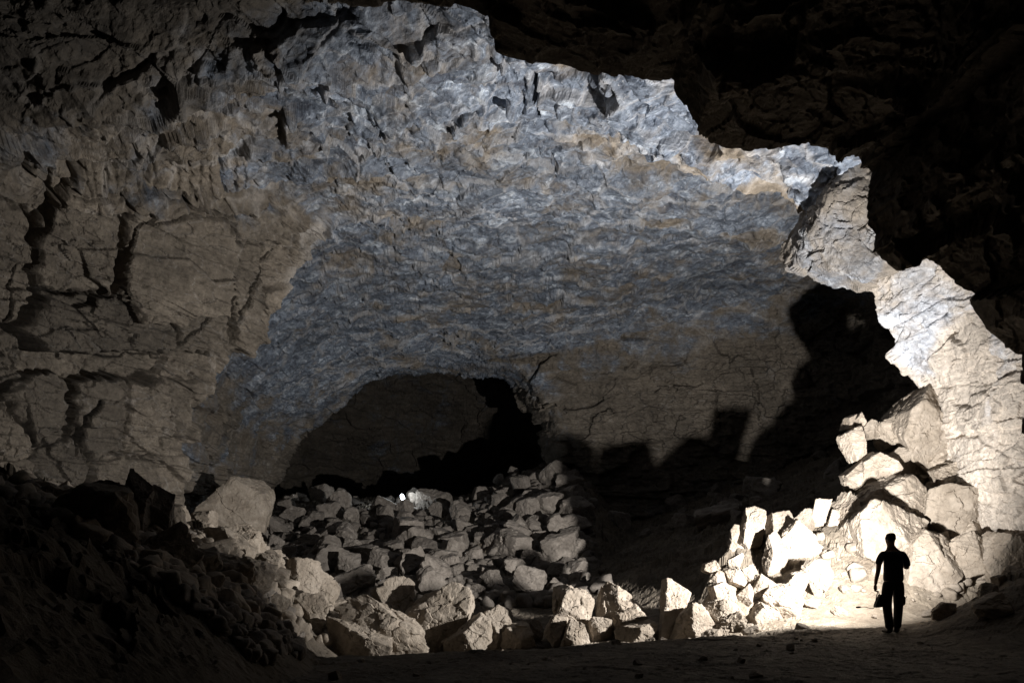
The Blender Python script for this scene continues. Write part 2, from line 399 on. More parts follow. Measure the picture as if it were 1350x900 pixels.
def cave_detail(pts, nrm, kind):
    """displacement and colour masks for a rock sheet"""
    p = pts.reshape(-1, 3).astype(np.float64)
    n = nrm.reshape(-1, 3)
    up = sstep(0.45, 0.85, np.abs(n[:, 2]))                 # 1 on the vault, 0 on the walls
    d = np.zeros(len(p), np.float32)
    d += 0.55 * fbm(p * 0.16, 3, 3)
    b1, e1, r1 = blocks(p, (2.8, 2.8, 1.25), 11, 0.30, 0.17, 0.035, 0.04, 0.25, 0, 0.7, 0.7)
    b2, e2, r2 = blocks(p, (1.1, 1.1, 0.5), 23, 0.12, 0.24, 0.018, 0.07, 0.3, 0, 0.6, 0.5)
    b3, e3, r3 = blocks(p, (0.40, 0.40, 0.26), 37, 0.05, 0.34, 0.03, 0.1, 0.35, 0, 0.5)
    b4, e4, r4 = blocks(p, (0.16, 0.16, 0.12), 53, 0.018, 0.34, 0.0, 0.1, 0.3)
    smooth = sstep(-0.15, 0.3, perlin(p * 0.22, 91))        # calm areas of intact wall
    rough = 1 - 0.8 * smooth * (1 - 0.6 * up)
    wall = b1 + rough * (b2 + b3 + b4)
    # the vault lining: overlapping curled flakes
    w = p + 0.5 * np.stack([perlin(p * .9, 61), perlin(p * .9 + 9, 62), perlin(p * .9 + 19, 63)], 1)
    nearv = sstep(27, 20, p[:, 1])
    c1, f1, q1 = blocks(w, (2.4, 1.5, 1.8), 71, 0.10, 0.13, 0.02, 0.05, 0.4, 0.18)
    c0, f0, q0 = blocks(p, (1.7, 1.2, 1.5), 68, 0.20, 0.26, 0.06, 0.04, 0.3, 0, 0.5, 0.6)
    c2, f2, q2 = blocks(w, (0.9, 0.55, 0.7), 83, 0.040, 0.20, 0.01, 0.08, 0.45, 0.10, 0.4)
    c3, f3, q3 = blocks(w, (0.32, 0.22, 0.28), 97, 0.014, 0.24, 0.0, 0.1, 0.5, 0.04, 0.4)
    vault = 0.22 * b1 + c1 * (0.6 + 0.4 * nearv) + 0.9 * nearv * c0 + (0.85 + 0.25 * nearv) * (c2 + c3) + 0.5 * b4 + 0.35 * b3
    # broken patches where slabs have fallen out of the vault
    brk = sstep(0.12, 0.38, perlin(p * (0.28, 0.28, 0.28), 131))
    vault = vault + brk * (0.8 * b2 + 0.8 * b3) + 0.10 * brk
    d += up * vault + (1 - up) * wall
    d += 0.04 * fbm(p * 1.7, 4, 7, 0.6, True)
    d += (1 - up) * (0.05 * fbm(p * (0.7, 0.7, 5.0), 4, 141, 0.6) + 0.10 * perlin(p * (0.25, 0.25, 1.7), 145))
    # bedding on the walls: every bed stands out by its own amount
    zz = p[:, 2] + 0.45 * perlin(p * 0.3, 77) + 0.10 * perlin(p * 1.6, 78) + 0.05 * p[:, 0]
    for th, am, sd in ((0.95, 0.17, 3), (0.33, 0.07, 5), (0.13, 0.025, 7)):
        k = np.floor(zz / th + 0.3 * perlin(p * 0.5, 80 + sd)).astype(np.int64)
        hh = rnd(_hash(k, k * 0, k * 0, sd), 1) - .5
        d += ((1 - up) * am * 2 * hh * sstep(-.25, .15, perlin(p * 0.25, 79 + sd))).astype(np.float32)
    # bands running across the vault
    yy = p[:, 1] * 0.9 + 0.25 * p[:, 0] + 1.3 * perlin(p * 0.17, 161) + 0.35 * perlin(p * 0.7, 162)
    for th, am, sd in ((2.1, 0.11, 13), (0.8, 0.05, 15)):
        k = np.floor(yy / th).astype(np.int64)
        f = yy / th - k
        hh = rnd(_hash(k, k * 0, k * 0, sd), 1) - .5
        d += (up * am * (2 * hh + 0.8 * (f - .5))).astype(np.float32)
    blue = 0.05 + 0.62 * up + 0.25 * (r1 - .5) + 0.30 * (q1 - .5) * up + 0.12 * (r2 - .5)
    pale = up * (0.45 * (1 - sstep(0.0, 0.09, f1)) + 0.3 * (1 - sstep(0, 0.12, f2)) * (q2 > .5)) + (1 - up) * 0.35 * (1 - sstep(0, 0.06, e2)) * (r2 > .5)
    seam = (1 - up) * (0.25 * (1 - sstep(0.0, 0.04, e1)) + 0.5 * (1 - sstep(0, 0.06, e3)) * (r3 > .5)) + up * 0.35 * (q2 > .8)
    tone = (1.0 + 0.35 * perlin(p * 0.33, 151) + 0.35 * perlin(p * 0.9, 152)).astype(np.float32)
    return d, blue, pale, seam, tone

# blocks of the left wall between its joints: centre, half size, how far they stand out (m)
BLOCKS = [(228,345,78,78,.42),(95,424,68,38,.28),(102,318,58,66,.12),(20,330,34,90,-.1),(322,372,26,66,.22),(368,372,40,60,.05),
 (205,446,56,28,-.08),(262,440,40,40,-.02),(345,296,50,26,.16),(110,262,58,16,.22),(200,256,46,14,.28),(285,256,50,13,.2),(40,250,36,46,-.12),
 (75,478,80,16,-.25),(180,480,70,18,-.3),(262,486,60,22,-.15),(40,540,40,60,.1),(130,555,30,60,.2),(190,560,40,60,.26),(250,545,34,60,.12),
 (170,620,60,30,.16),(80,610,40,30,.05),(10,470,30,40,-.15),(10,590,26,60,.12),(230,620,40,60,.05),(150,224,60,18,.08),(240,224,60,18,.1),(60,216,40,18,-.05),(330,224,50,20,.02),(398,300,40,50,0),(8,230,26,40,.05)]

def build_shell():
    M = int(1500 * Q)
    K = 13
    dense = np.linspace(0, K - 1, 97)
    # ring parameter: equal arc length measured at Y ~ 25
    ref = resample_ring(STN[6], 0, np.linspace(0, K - 1, 2000))
    L = np.concatenate([[0], np.cumsum(np.linalg.norm(np.diff(ref, axis=0), axis=1))])
    idx = np.interp(np.linspace(0, L[-1], M), L, np.linspace(0, K - 1, 2000))
    st = np.stack(STN)
    def at_t(t, ids):
        k = np.clip(np.floor(t).astype(int), 0, len(STN) - 2)
        f = (t - k)[:, None, None]
        f = f * 0.6 + 0.4 * (f * f * (3 - 2 * f))
        rings = st[k] * (1 - f) + st[k + 1] * f
        return np.stack([resample_ring(r, 0, ids) for r in rings])
    # rows spaced by how far the sheet moves in the picture
    T = np.linspace(0, len(STN) - 1, 6000)
    D = at_t(T, dense)
    X = D[..., 0] / np.maximum(D[..., 1], 8) * F_PX; Z = (D[..., 2] - EYE) / np.maximum(D[..., 1], 8) * F_PX
    vis = (np.abs(X) < 760) & (Z > -60) & (Z < 790)
    dd = np.hypot(np.diff(X, axis=0), np.diff(Z, axis=0)) * (vis[1:] * 1.0 + 0.04)
    dd = np.sort(dd, axis=1)[:, -12]
    s = np.concatenate([[0], np.cumsum(dd + 0.01)])
    R = int(1250 * Q)
    t = np.interp(np.linspace(0, s[-1], R), s, T)
    pts = at_t(t, idx)
    pts = blur(pts, max(1, int(3 * Q)), 0)
    sm = blur(blur(pts, int(14 * Q), 0), int(20 * Q), 1)
    nrm = normals(sm)
    # make the normals point into the cave (towards the axis)
    ctr = np.array([0.0, 0, 4.0]); to = ctr - pts; to[..., 1] = 0
    if ((nrm * to).sum(2) > 0).mean() < .5: nrm = -nrm
    d, blue, pale, seam, tone = cave_detail(pts, nrm, 'shell')
    d = d.reshape(R, M)
    x_, y_, z_ = pts[..., 0], pts[..., 1], pts[..., 2]
    px = CX + pts[..., 0] / pts[..., 1] * F_PX; py = HY - (pts[..., 2] - EYE) / pts[..., 1] * F_PX
    jw = np.stack([perlin(pts.reshape(-1, 3) * 1.4, 201), perlin(pts.reshape(-1, 3) * 1.4, 202), perlin(pts.reshape(-1, 3) * 1.1, 203)], 0).reshape(3, R, M)
    jh = np.stack([perlin(pts.reshape(-1, 3) * 4.5, 204), perlin(pts.reshape(-1, 3) * 4.5, 205)], 0).reshape(2, R, M)
    jw[:2] += 0.45 * jh
    jx, jy = px + jw[0] * 9, py + jw[1] * 9
    seam = seam.reshape(R, M)
    lw = sstep(-6.0, -8.5, x_) * (1 - sstep(27.4, 28.2, y_)) * sstep(196, 214, py) * (y_ > 15)
    m = lw > 0.01
    qx, qy = jx[m] + 5 * jh[0][m], jy[m] + 5 * jh[1][m]
    B1 = np.full(qx.shape, 1e9); B2 = B1.copy(); OF = np.zeros(qx.shape); TX = OF.copy(); TY = OF.copy(); HB = OF.copy()
    rsb = np.random.RandomState(8)
    for bx, by, sx, sy, off in BLOCKS:
        ux, uy = (qx - bx) / sx, (qy - by) / sy
        dd = (np.abs(ux) ** 3 + np.abs(uy) ** 3) ** (1 / 3.0)
        n = dd < B1
        B2 = np.where(n, B1, np.minimum(B2, dd)); B1 = np.where(n, dd, B1)
        tx, ty, hb = rsb.uniform(-.16, .16), rsb.uniform(-.05, .22), rsb.uniform()
        OF = np.where(n, off, OF); TX = np.where(n, ux * tx, TX); TY = np.where(n, uy * ty, TY); HB = np.where(n, hb, HB)
    e = B2 - B1
    edge = 1 - sstep(0.0, 0.30, e)
    open_ = (1 - sstep(0.015, 0.035, e)) * np.clip(jw[2][m] * 4.0 - 0.2, 0, 1)
    lb = 2.0 * OF + 1.5 * TX + 1.8 * TY - 0.24 * edge ** 3 - 0.45 * open_
    btone = np.ones_like(px); btone[m] = 1 + lw[m] * (HB - .5) * 0.7
    bblue = np.zeros_like(px); bblue[m] = lw[m] * ((HB * 7.3) % 1.0 - .5) * 0.8
    d[m] = d[m] * (1 - 0.35 * lw[m]) + lw[m] * lb
    for line, wd, dep in JOINTS:
        xs = [a for a, _ in line]; ys = [b for _, b in line]
        m = (px > min(xs) - 40) & (px < max(xs) + 40) & (py > min(ys) - 40) & (py < max(ys) + 40) & (pts[..., 1] > 14)
        if not m.any(): continue
        dist, al = px_dist(jx[m], jy[m], line)
        ww = wd * (0.35 + 0.65 * np.sqrt(np.clip(np.sin(np.pi * np.clip(al, 0.01, .99)), 0, 1))) * np.clip(0.62 + 1.5 * jw[2][m], 0.12, 1.3)
        g = 1 - sstep(ww * 0.42, ww * 0.56, dist)
        d[m] -= dep * g
        seam[m] = np.maximum(seam[m], 0.35 * g)
    # columnar band of small pillars on the left wall
    band = sstep(203, 210, py) * (1 - sstep(240, 246, py)) * sstep(95, 110, px) * (1 - sstep(318, 330, px)) * (pts[..., 1] > 16)
    ph = (px + 26 * perlin(np.stack([px.ravel() / 42.0, px.ravel() * 0 + .3, py.ravel() / 300.0], 1), 207).reshape(R, M) + 7 * jw[0] + 4 * jh[0]) / 15.0
    col = np.abs((ph % 1) - 0.5) * 2
    d += band * (0.06 - 0.16 * sstep(0.7, 0.98, col) + 0.34 * (np.sin(np.floor(ph) * 12.9) * .5))
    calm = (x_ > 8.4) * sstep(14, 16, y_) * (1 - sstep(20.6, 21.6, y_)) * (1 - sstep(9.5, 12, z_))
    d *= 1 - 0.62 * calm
    seamv = 1 - sstep(0.0, 0.05, np.abs(perlin(np.stack([(y_ * 1.3 + x_ * 0.6).ravel(), (z_ * 0.12).ravel(), x_.ravel() * 0 + 4.4], 1) * 0.9, 211).reshape(R, M)))
    d -= 0.16 * calm * seamv * (z_ < 7)
    # lit edge painted as a pale rim where the left wall ends
    rim = [(436,278),(412,312),(386,372),(362,430),(335,470),(300,515),(266,562),(252,632)]
    rd, _ = px_dist(jx, jy, rim)
    pale = pale.reshape(R, M); blue = blue.reshape(R, M)
    pale = np.maximum(pale, (1 - sstep(1, 11, rd)) * (pts[..., 1] > 24) * (pts[..., 1] < 31) * np.clip(0.7 + 1.2 * jw[2], 0, 1))
    x_, y_, z_ = pts[..., 0], pts[..., 1], pts[..., 2]
    # behind the rim the walls carry the blue lining, in front of it they are tan
    leftwall = sstep(-2.5, -10.0, x_ + 1.6 * jw[0] + 1.2 * jw[2]) * (1 - sstep(26.5, 28.5, y_))
    blue -= 0.45 * leftwall
    blue += 0.22 * sstep(28.5, 30, y_) * sstep(-6, -10, x_) * (1 - sstep(40, 50, y_))
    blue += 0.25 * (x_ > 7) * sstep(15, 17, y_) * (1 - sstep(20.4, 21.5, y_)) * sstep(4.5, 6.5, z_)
    upm = sstep(0.45, 0.85, np.abs(nrm[..., 2]))
    bl_ = blur(blur(d, 1, 0), 1, 1)
    d = d + (0.35 + 0.25 * upm) * (bl_ - d)
    pts = pts + nrm * d[..., None]
    blue = blue + bblue
    upm0 = sstep(0.45, 0.85, np.abs(nrm[..., 2]))
    tone = btone * tone.reshape(R, M) * (1 - 0.45 * sstep(51.2, 53, y_)) * (1 - 0.30 * sstep(21, 40, y_) * (1 - sstep(-8, -11, x_) * 0.0)) * (1 + 0.18 * upm0) * (1 + 0.6 * sstep(26, 20, y_) * sstep(-5, 3, x_)) * (1 - 0.72 * sstep(19.8, 17.2, y_ + 0.8 * jw[0]) * sstep(0, -6, x_)) * (1 + 0.2 * calm) * (1 - 0.30 * leftwall)  # paints in shade (upper left, tunnel) and light fall-off along the vault
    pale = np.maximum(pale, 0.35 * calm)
    seam = seam * (1 - 0.85 * sstep(31, 38, y_))
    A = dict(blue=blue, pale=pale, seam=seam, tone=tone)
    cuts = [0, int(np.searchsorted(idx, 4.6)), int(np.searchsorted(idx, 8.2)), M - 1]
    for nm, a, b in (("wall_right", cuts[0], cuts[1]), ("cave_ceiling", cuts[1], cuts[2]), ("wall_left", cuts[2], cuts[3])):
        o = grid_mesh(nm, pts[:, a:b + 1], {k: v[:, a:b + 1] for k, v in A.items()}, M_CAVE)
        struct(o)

# near arch: the dark overhanging rock between the camera and the lit chamber
ARCH = [(1900,1100),(1560,860),(1440,740),(1375,640),(1346,575),(1338,520),(1336,470),(1300,432),(1288,402),(1250,356),(1226,336),(1196,340),(1168,322),(1150,290),(1152,250),(1160,222),(1138,196),
        (1080,182),(1000,168),(930,148),(902,112),(890,94),(830,90),(770,80),(715,70),(662,60),(655,30),(600,14),(520,4),(430,-6),(340,-30),(200,-60),(20,-70),(-200,-30),(-450,150),(-600,500),(-620,900)]

def build_arch():
    Y0 = 11.6
    rim = np.array([P(a, b, Y0) for a, b in ARCH])
    seg = np.concatenate([[0], np.cumsum(np.linalg.norm(np.diff(rim, axis=0), axis=1))])
    M = int(1500 * Q)
    # more columns where the rim crosses the picture
    u = np.linspace(0, seg[-1], M)
    ring = np.stack([np.interp(u, seg, rim[:, k]) for k in range(3)], 1)
    ring[:, 1] += 0.7 * perlin(np.stack([u * 0.35, u * 0, u * 0], 1) + 3.3, 5)
    c = np.array([0.5, 0, 3.5])
    rows = []
    prof = []
    for k in np.linspace(0, 1, int(60 * Q)):     # rear flange, hidden behind the lip
        prof.append((1.1 * (1 - k) ** 1.2 * 1.0 + 0.0, 4.8 * (1 - k) ** 1.6))
    for k in np.linspace(0, 1, int(520 * Q))[1:]:   # the underside running back over the camera
        prof.append((-14.5 * k, 0.15 + 2.1 * k ** 0.8 - 0.15 * (1 - k)))
    out = ring - c; out[:, 1] = 0
    ln = np.linalg.norm(out, axis=1, keepdims=True); out /= ln
    for dy, dr in prof:
        r = ring + out * dr
        r[:, 1] += dy
        rows.append(r)
    pts = np.stack(rows)
    sm = blur(blur(pts, int(5 * Q), 0), int(10 * Q), 1)
    nrm = normals(sm)
    to = np.array([0.5, 0, 3.5]) - pts; to[..., 1] = 0
    if ((nrm * to).sum(2) > 0).mean() < .5: nrm = -nrm
    d, blue, pale, seam, tone = cave_detail(pts, nrm, 'arch')
    R = len(prof)
    d = d.reshape(R, M) * 0.8
    fade = np.array([min(1.0, 0.35 + abs(dy) * 0.35) for dy, dr in prof])[:, None]
    pts = pts + nrm * (d * fade)[..., None]
    o = grid_mesh("rock_arch", pts, dict(blue=blue - 1.2, pale=pale * 0.4, seam=seam, tone=tone * 0.8), M_CAVE)
    struct(o)

# ------------------------------------------------------------------ ground
def ground_base(x, y):
    """smooth floor height"""
    x = np.asarray(x, float); y = np.asarray(y, float)
    z = np.zeros(np.broadcast(x, y).shape)
    # left scree against the wall
    foot = np.interp(y, [3, 7, 10, 12.5, 16, 20, 26, 32], [-3.4, -2.7, -2.6, -3.0, -3.3, -4.2, -5.5, -7.5])
    t = np.maximum(0, foot - x)
    z = z + 4.3 * (1 - np.exp(-t * np.interp(y, [3, 9, 13, 17], [0.20, 0.225, 0.19, 0.165])))
    # rubble mound at the back
    k = sstep(26, 50, y)
    w = sstep(-19, -13, x) * 0.2 + 0.8
    w = w * (1 - sstep(2.5, 8.0, x - (y - 30) * 0.03) * 0.75)
    z = np.maximum(z, (4.5 + 2.0 * sstep(-4, 2.5, x)) * k ** 0.9 * w)
    # dark slope rising to the right wall
    z = np.maximum(z, 0.40 * np.maximum(0, x - 2.2 + (y - 24) * 0.12) * sstep(16, 24, y))
    z = z + 0.8 * np.exp(-(((x - 4.6) / 0.75) ** 2 + ((y - 17.3) / 0.7) ** 2)) + 0.6 * np.exp(-(((x - 5.7) / 0.7) ** 2 + ((y - 20.3) / 0.7) ** 2))
    # sand and scree at the foot of the right pile
    z = z + 1.2 * np.exp(-(((x - 8.0) / 1.9) ** 2 + ((y - 19.5) / 2.2) ** 2))
    z = z + 1.0 * np.exp(-(((x - 10.9) / 1.7) ** 2 + ((y - 20.6) / 2.4) ** 2))
    z = z + 0.45 * sstep(8.6, 11.5, x) * sstep(15, 18, y) * (1 - sstep(22, 24, y))
    # the floor drops a little behind the crest the light stops at
    crest = 12.3 + (x + 1.0) * 0.25
    z = z - (0.62 - 0.24 * sstep(-1, 2.5, x)) * sstep(0.1, 3.2, y - crest) * (1 - sstep(3.6, 6.0, x)) * (1 - sstep(22, 28, y)) * (1 - sstep(0.3, 1.2, z))
    z = z - 0.10 * sstep(2.5, -1.0, x) * sstep(9, 12, y) * (1 - sstep(0.2, 0.8, z))
    # near mound on the right
    z = z + 1.25 * np.exp(-(((x - 9.2) / 1.5) ** 2 + ((y - 13.6) / 1.3) ** 2))
    return z

def ground_z(x, y):
    return float(ground_base(np.array([x]), np.array([y]))[0])

def build_ground():
    xs = np.concatenate([np.linspace(-22, 17.5, int(1150 * Q))])
    y = [-4.0]
    while y[-1] < 82:
        yy = y[-1]
        st = 0.12 if yy < 6 else 0.035 if yy < 20 else 0.0035 * yy * (yy / 25.0) ** 0.6
        y.append(yy + st / Q)
    ys = np.array(y)
    X, Yg = np.meshgrid(xs, ys)
    Z = ground_base(X, Yg)
    p = np.stack([X, Yg, Z], -1).reshape(-1, 3)
    hgt = Z.reshape(-1)
    scree = sstep(0.15, 1.2, hgt)
    flat = 1 - scree
    d = 0.16 * fbm(p * 0.45, 3, 401) + 0.05 * fbm(p * 2.0, 4, 405)
    b1, e1, r1 = blocks(p, (0.95, 0.95, 0.7), 411, 0.16, 0.4, 0.10, 0.1, 0.4)
    b2, e2, r2 = blocks(p, (0.36, 0.36, 0.3), 423, 0.07, 0.45, 0.05, 0.1, 0.4)
    b3, e3, r3 = blocks(p, (0.13, 0.13, 0.12), 431, 0.02, 0.4, 0.0, 0.1, 0.3)
    st = sstep(0.05, 0.3, perlin(p * 0.5, 441))
    d += scree * (0.5 * b1 + 0.7 * b2 + b3) + flat * (0.10 * b1 + 0.22 * st * b2 + 0.5 * b3)
    sand = np.exp(-(((p[:, 0] - 7.6) / 2.2) ** 2 + ((p[:, 1] - 17.2) / 2.2) ** 2))
    d *= 1 - 0.75 * sand
    d *= 1 - 0.55 * sstep(15.5, 13.0, p[:, 1]) * sstep(-3.2, -2.2, p[:, 0])
    lit_sand = np.exp(-(((p[:, 0] - 6.0) / 3.6) ** 2 + ((p[:, 1] - 16.6) / 2.6) ** 2))
    gtone = np.clip(0.42 + 0.75 * lit_sand + 0.25 * perlin(p * 0.6, 451), 0.2, 1.1)  # pool of light painted on the sand, shaded ground painted darker
    p[:, 2] += d
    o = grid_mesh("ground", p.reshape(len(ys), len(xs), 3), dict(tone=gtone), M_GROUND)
    struct(o)

# ------------------------------------------------------------------ lights
LAMP = Vector((6.78, 14.62, 1.42))
AIM = Vector((-0.33, 0.92, 0.24)).normalized()
def build_lights():
    w = bpy.data.worlds.new("World"); scene.world = w; w.use_nodes = True
    bg = w.node_tree.nodes['Background']
    bg.inputs[0].default_value = (0.5, 0.42, 0.32, 1); bg.inputs[1].default_value = 0.0022
    L = bpy.data.lights.new("torch_beam", 'AREA')
    L.shape = 'DISK'; L.size = 0.14; L.energy = 3450; L.color = (1.0, 0.96, 0.915)
    L.spread = math.radians(164)
    o = bpy.data.objects.new("torch_beam", L); COL.objects.link(o)
    o.location = LAMP
    dirv = AIM
    L.use_nodes = True
    lt = L.node_tree
    fo = lt.nodes.new('ShaderNodeLightFalloff'); fo.inputs['Strength'].default_value = 1.0; fo.inputs['Smooth'].default_value = 27.0
    em = next(n for n in lt.nodes if n.type == 'EMISSION')
    lt.links.new(fo.outputs['Quadratic'], em.inputs['Strength'])
    o.rotation_euler = dirv.to_track_quat('-Z', 'Y').to_euler()

# ------------------------------------------------------------------ rocks
_ICO = {}
def ico(level):
    if level not in _ICO:
        bm = bmesh.new()
        bmesh.ops.create_icosphere(bm, subdivisions=level, radius=1.0)
        bm.verts.ensure_lookup_table()
        v = np.array([w.co[:] for w in bm.verts])
        f = np.array([[w.index for w in q.verts] for q in bm.faces], dtype=np.int32)
        bm.free()
        v /= np.linalg.norm(v, axis=1, keepdims=True)
        _ICO[level] = (v, f)
    return _ICO[level]

def hull_radius(dirs, N, off, soft=0.03):
    """distance from the centre to the convex body bounded by planes N.x = off"""
    c = dirs @ N.T
    r = np.where(c > 1e-3, off / np.maximum(c, 1e-3), 1e3)
    r = np.sort(r, axis=1)[:, :4]
    m = r[:, :1]
    k = soft * m
    return (m[:, 0] - (k * np.log(np.exp(-(r - m) / k).sum(1, keepdims=True)))[:, 0])

def rock_mesh(name, N, off, level, seed, size, mat, rough=1.0, soft=0.015):
    v, f = ico(level)
    N = np.asarray(N, float); N /= np.linalg.norm(N, axis=1, keepdims=True)
    r = hull_radius(v, N, np.asarray(off, float), soft)
    p = v * r[:, None]
    q = p / size + seed * 3.7
    d = size * rough * (0.045 * fbm(q * 1.2, 3, 500 + seed) + 0.035 * fbm(q * 4.0, 4, 520 + seed, 0.6))
    b, e, _ = blocks(q, (0.55, 0.55, 0.45), 540 + seed, 0.022 * rough, 0.16 * rough, 0.03 * rough, 0.06, 0.35)
    b2, e2, _ = blocks(q, (0.2, 0.2, 0.18), 560 + seed, 0.010 * rough, 0.20 * rough, 0, 0.06, 0.35)
    d = d + size * (b + b2 * (1 if level > 3 else 0))
    p = p + v * d[:, None]
    me = bpy.data.meshes.new(name)
    me.from_pydata(p.tolist(), [], f.tolist())
    me.materials.append(mat)
    me.update()
    return me

def convex_hull(pts):
    pts = sorted(set(pts))
    def half(ps):
        h = []
        for q in ps:
            while len(h) > 1 and (h[-1][0] - h[-2][0]) * (q[1] - h[-2][1]) - (h[-1][1] - h[-2][1]) * (q[0] - h[-2][0]) <= 0: h.pop()
            h.append(q)
        return h
    lo, hi = half(pts), half(pts[::-1])
    return lo[:-1] + hi[:-1]

ROCK_TOP = []
def hero(outline, Y, label, depth=0.8, mat=None, level=6, rough=0.8, seed=None, group=None, name="boulder", seat=True, snap=False):
    """boulder whose face towards the camera has the given outline; depth = thickness / mean width"""
    rs = np.random.RandomState(len(ROCK_TOP) + 101 if seed is None else seed)
    P2 = [(P(a, b, Y)[0], P(a, b, Y)[2]) for a, b in outline]
    xs = [q[0] for q in P2]; zs = [q[1] for q in P2]
    if snap:
        r = ray_ground((outline[0][0] + max(q[0] for q in outline)) / 2, max(q[1] for q in outline) - 4)
        if r:
            Y = r[1]
            P2 = [(P(a, b, Y)[0], P(a, b, Y)[2]) for a, b in outline]
            xs = [q[0] for q in P2]; zs = [q[1] for q in P2]
    cx, cz = (min(xs) + max(xs)) / 2, (min(zs) + max(zs)) / 2
    gz = ground_z(cx, Y)
    if seat and min(zs) > gz - 0.03:        # bed it into the ground
        m = min(zs)
        P2 = [(x, (gz - 0.08) if z < m + 0.18 * (max(zs) - m) else z) for x, z in P2]
        zs = [q[1] for q in P2]; cz = (min(zs) + max(zs)) / 2
    H = convex_hull(P2)
    w, h = max(xs) - min(xs), max(zs) - min(zs)
    size = 0.5 * math.sqrt(w * h)
    T = depth * size
    N, O = [], []
    for (x0, z0), (x1, z1) in zip(H, H[1:] + H[:1]):
        n = np.array([z1 - z0, 0, -(x1 - x0)]); L = np.linalg.norm(n)
        if L < 1e-5: continue
        n /= L
        o = n[0] * (x0 - cx) + n[2] * (z0 - cz)
        if o < 0: n, o = -n, -o
        t = rs.uniform(-0.35, 0.35)
        n = np.array([n[0], t, n[2]])
        N.append(n / np.linalg.norm(n)); O.append(max(o, 0.15 * size) / np.linalg.norm(n) * 1.0)
    for sgn in (-1, 1):
        for k in range(4):
            n = np.array([rs.uniform(-0.75, 0.75), sgn, rs.uniform(-0.55, 0.75)])
            n /= np.linalg.norm(n)
            N.append(n); O.append(T * rs.uniform(0.8, 1.2))
    me = rock_mesh(name, N, O, level, int(rs.randint(1000)), size, mat or M_TAN, rough)
    o = bpy.data.objects.new(name, me)
    o.location = (cx, Y + T * 0.5, cz)
    COL.objects.link(o)
    o['label'] = label; o['category'] = 'boulder'
    if group: o['group'] = group
    ROCK_TOP.append(o)
    return o

def proto_rock(seed, level, mat, flat=0.75, rough=1.0):
    rs = np.random.RandomState(seed)
    N = rs.normal(size=(9, 3)); O = rs.uniform(0.55, 0.95, 9)
    N = np.concatenate([N, [[1, 0, 0], [-1, 0, 0], [0, 1, 0], [0, -1, 0], [0, 0, 1], [0, 0, -1]]]); 
    O = np.concatenate([O, rs.uniform(0.6, 1.0, 4), [flat, flat]])
    return rock_mesh("boulder", N, O, level, seed, 0.85, mat, rough, 0.015)

LBL = "boulder"
def build_lobe():
    """faceted lobes of the right wall hanging under the dark overhang"""
    n0 = len(ROCK_TOP)
    for k, (ol, Y, r) in enumerate((
        ([(1132,206),(1098,232),(1077,280),(1078,306),(1104,338),(1150,366),(1196,360),(1215,300),(1190,226)], 19.3, 1.15),)):
        o = hero(ol, Y, '', 0.9, M_CAVE, 7, r, seed=640 + k, name="rock_lobe", seat=False)
        for key in ('label', 'category'): del o[key]
        struct(o)
        n = len(o.data.vertices)
        v = np.empty(n * 3, np.float32); o.data.vertices.foreach_get("co", v); v = v.reshape(-1, 3)
        for nm, val in (("blue", (0.30, 0.62)[k] + 0.3 * perlin(v * 0.8, 900 + k)), ("tone", 1.05 + 0.3 * perlin(v * 1.1, 910 + k)), ("pale", np.full(n, 0.25)), ("seam", np.zeros(n))):
            at = o.data.attributes.new(nm, 'FLOAT', 'POINT'); at.data.foreach_set("value", np.ascontiguousarray(val, dtype=np.float32))

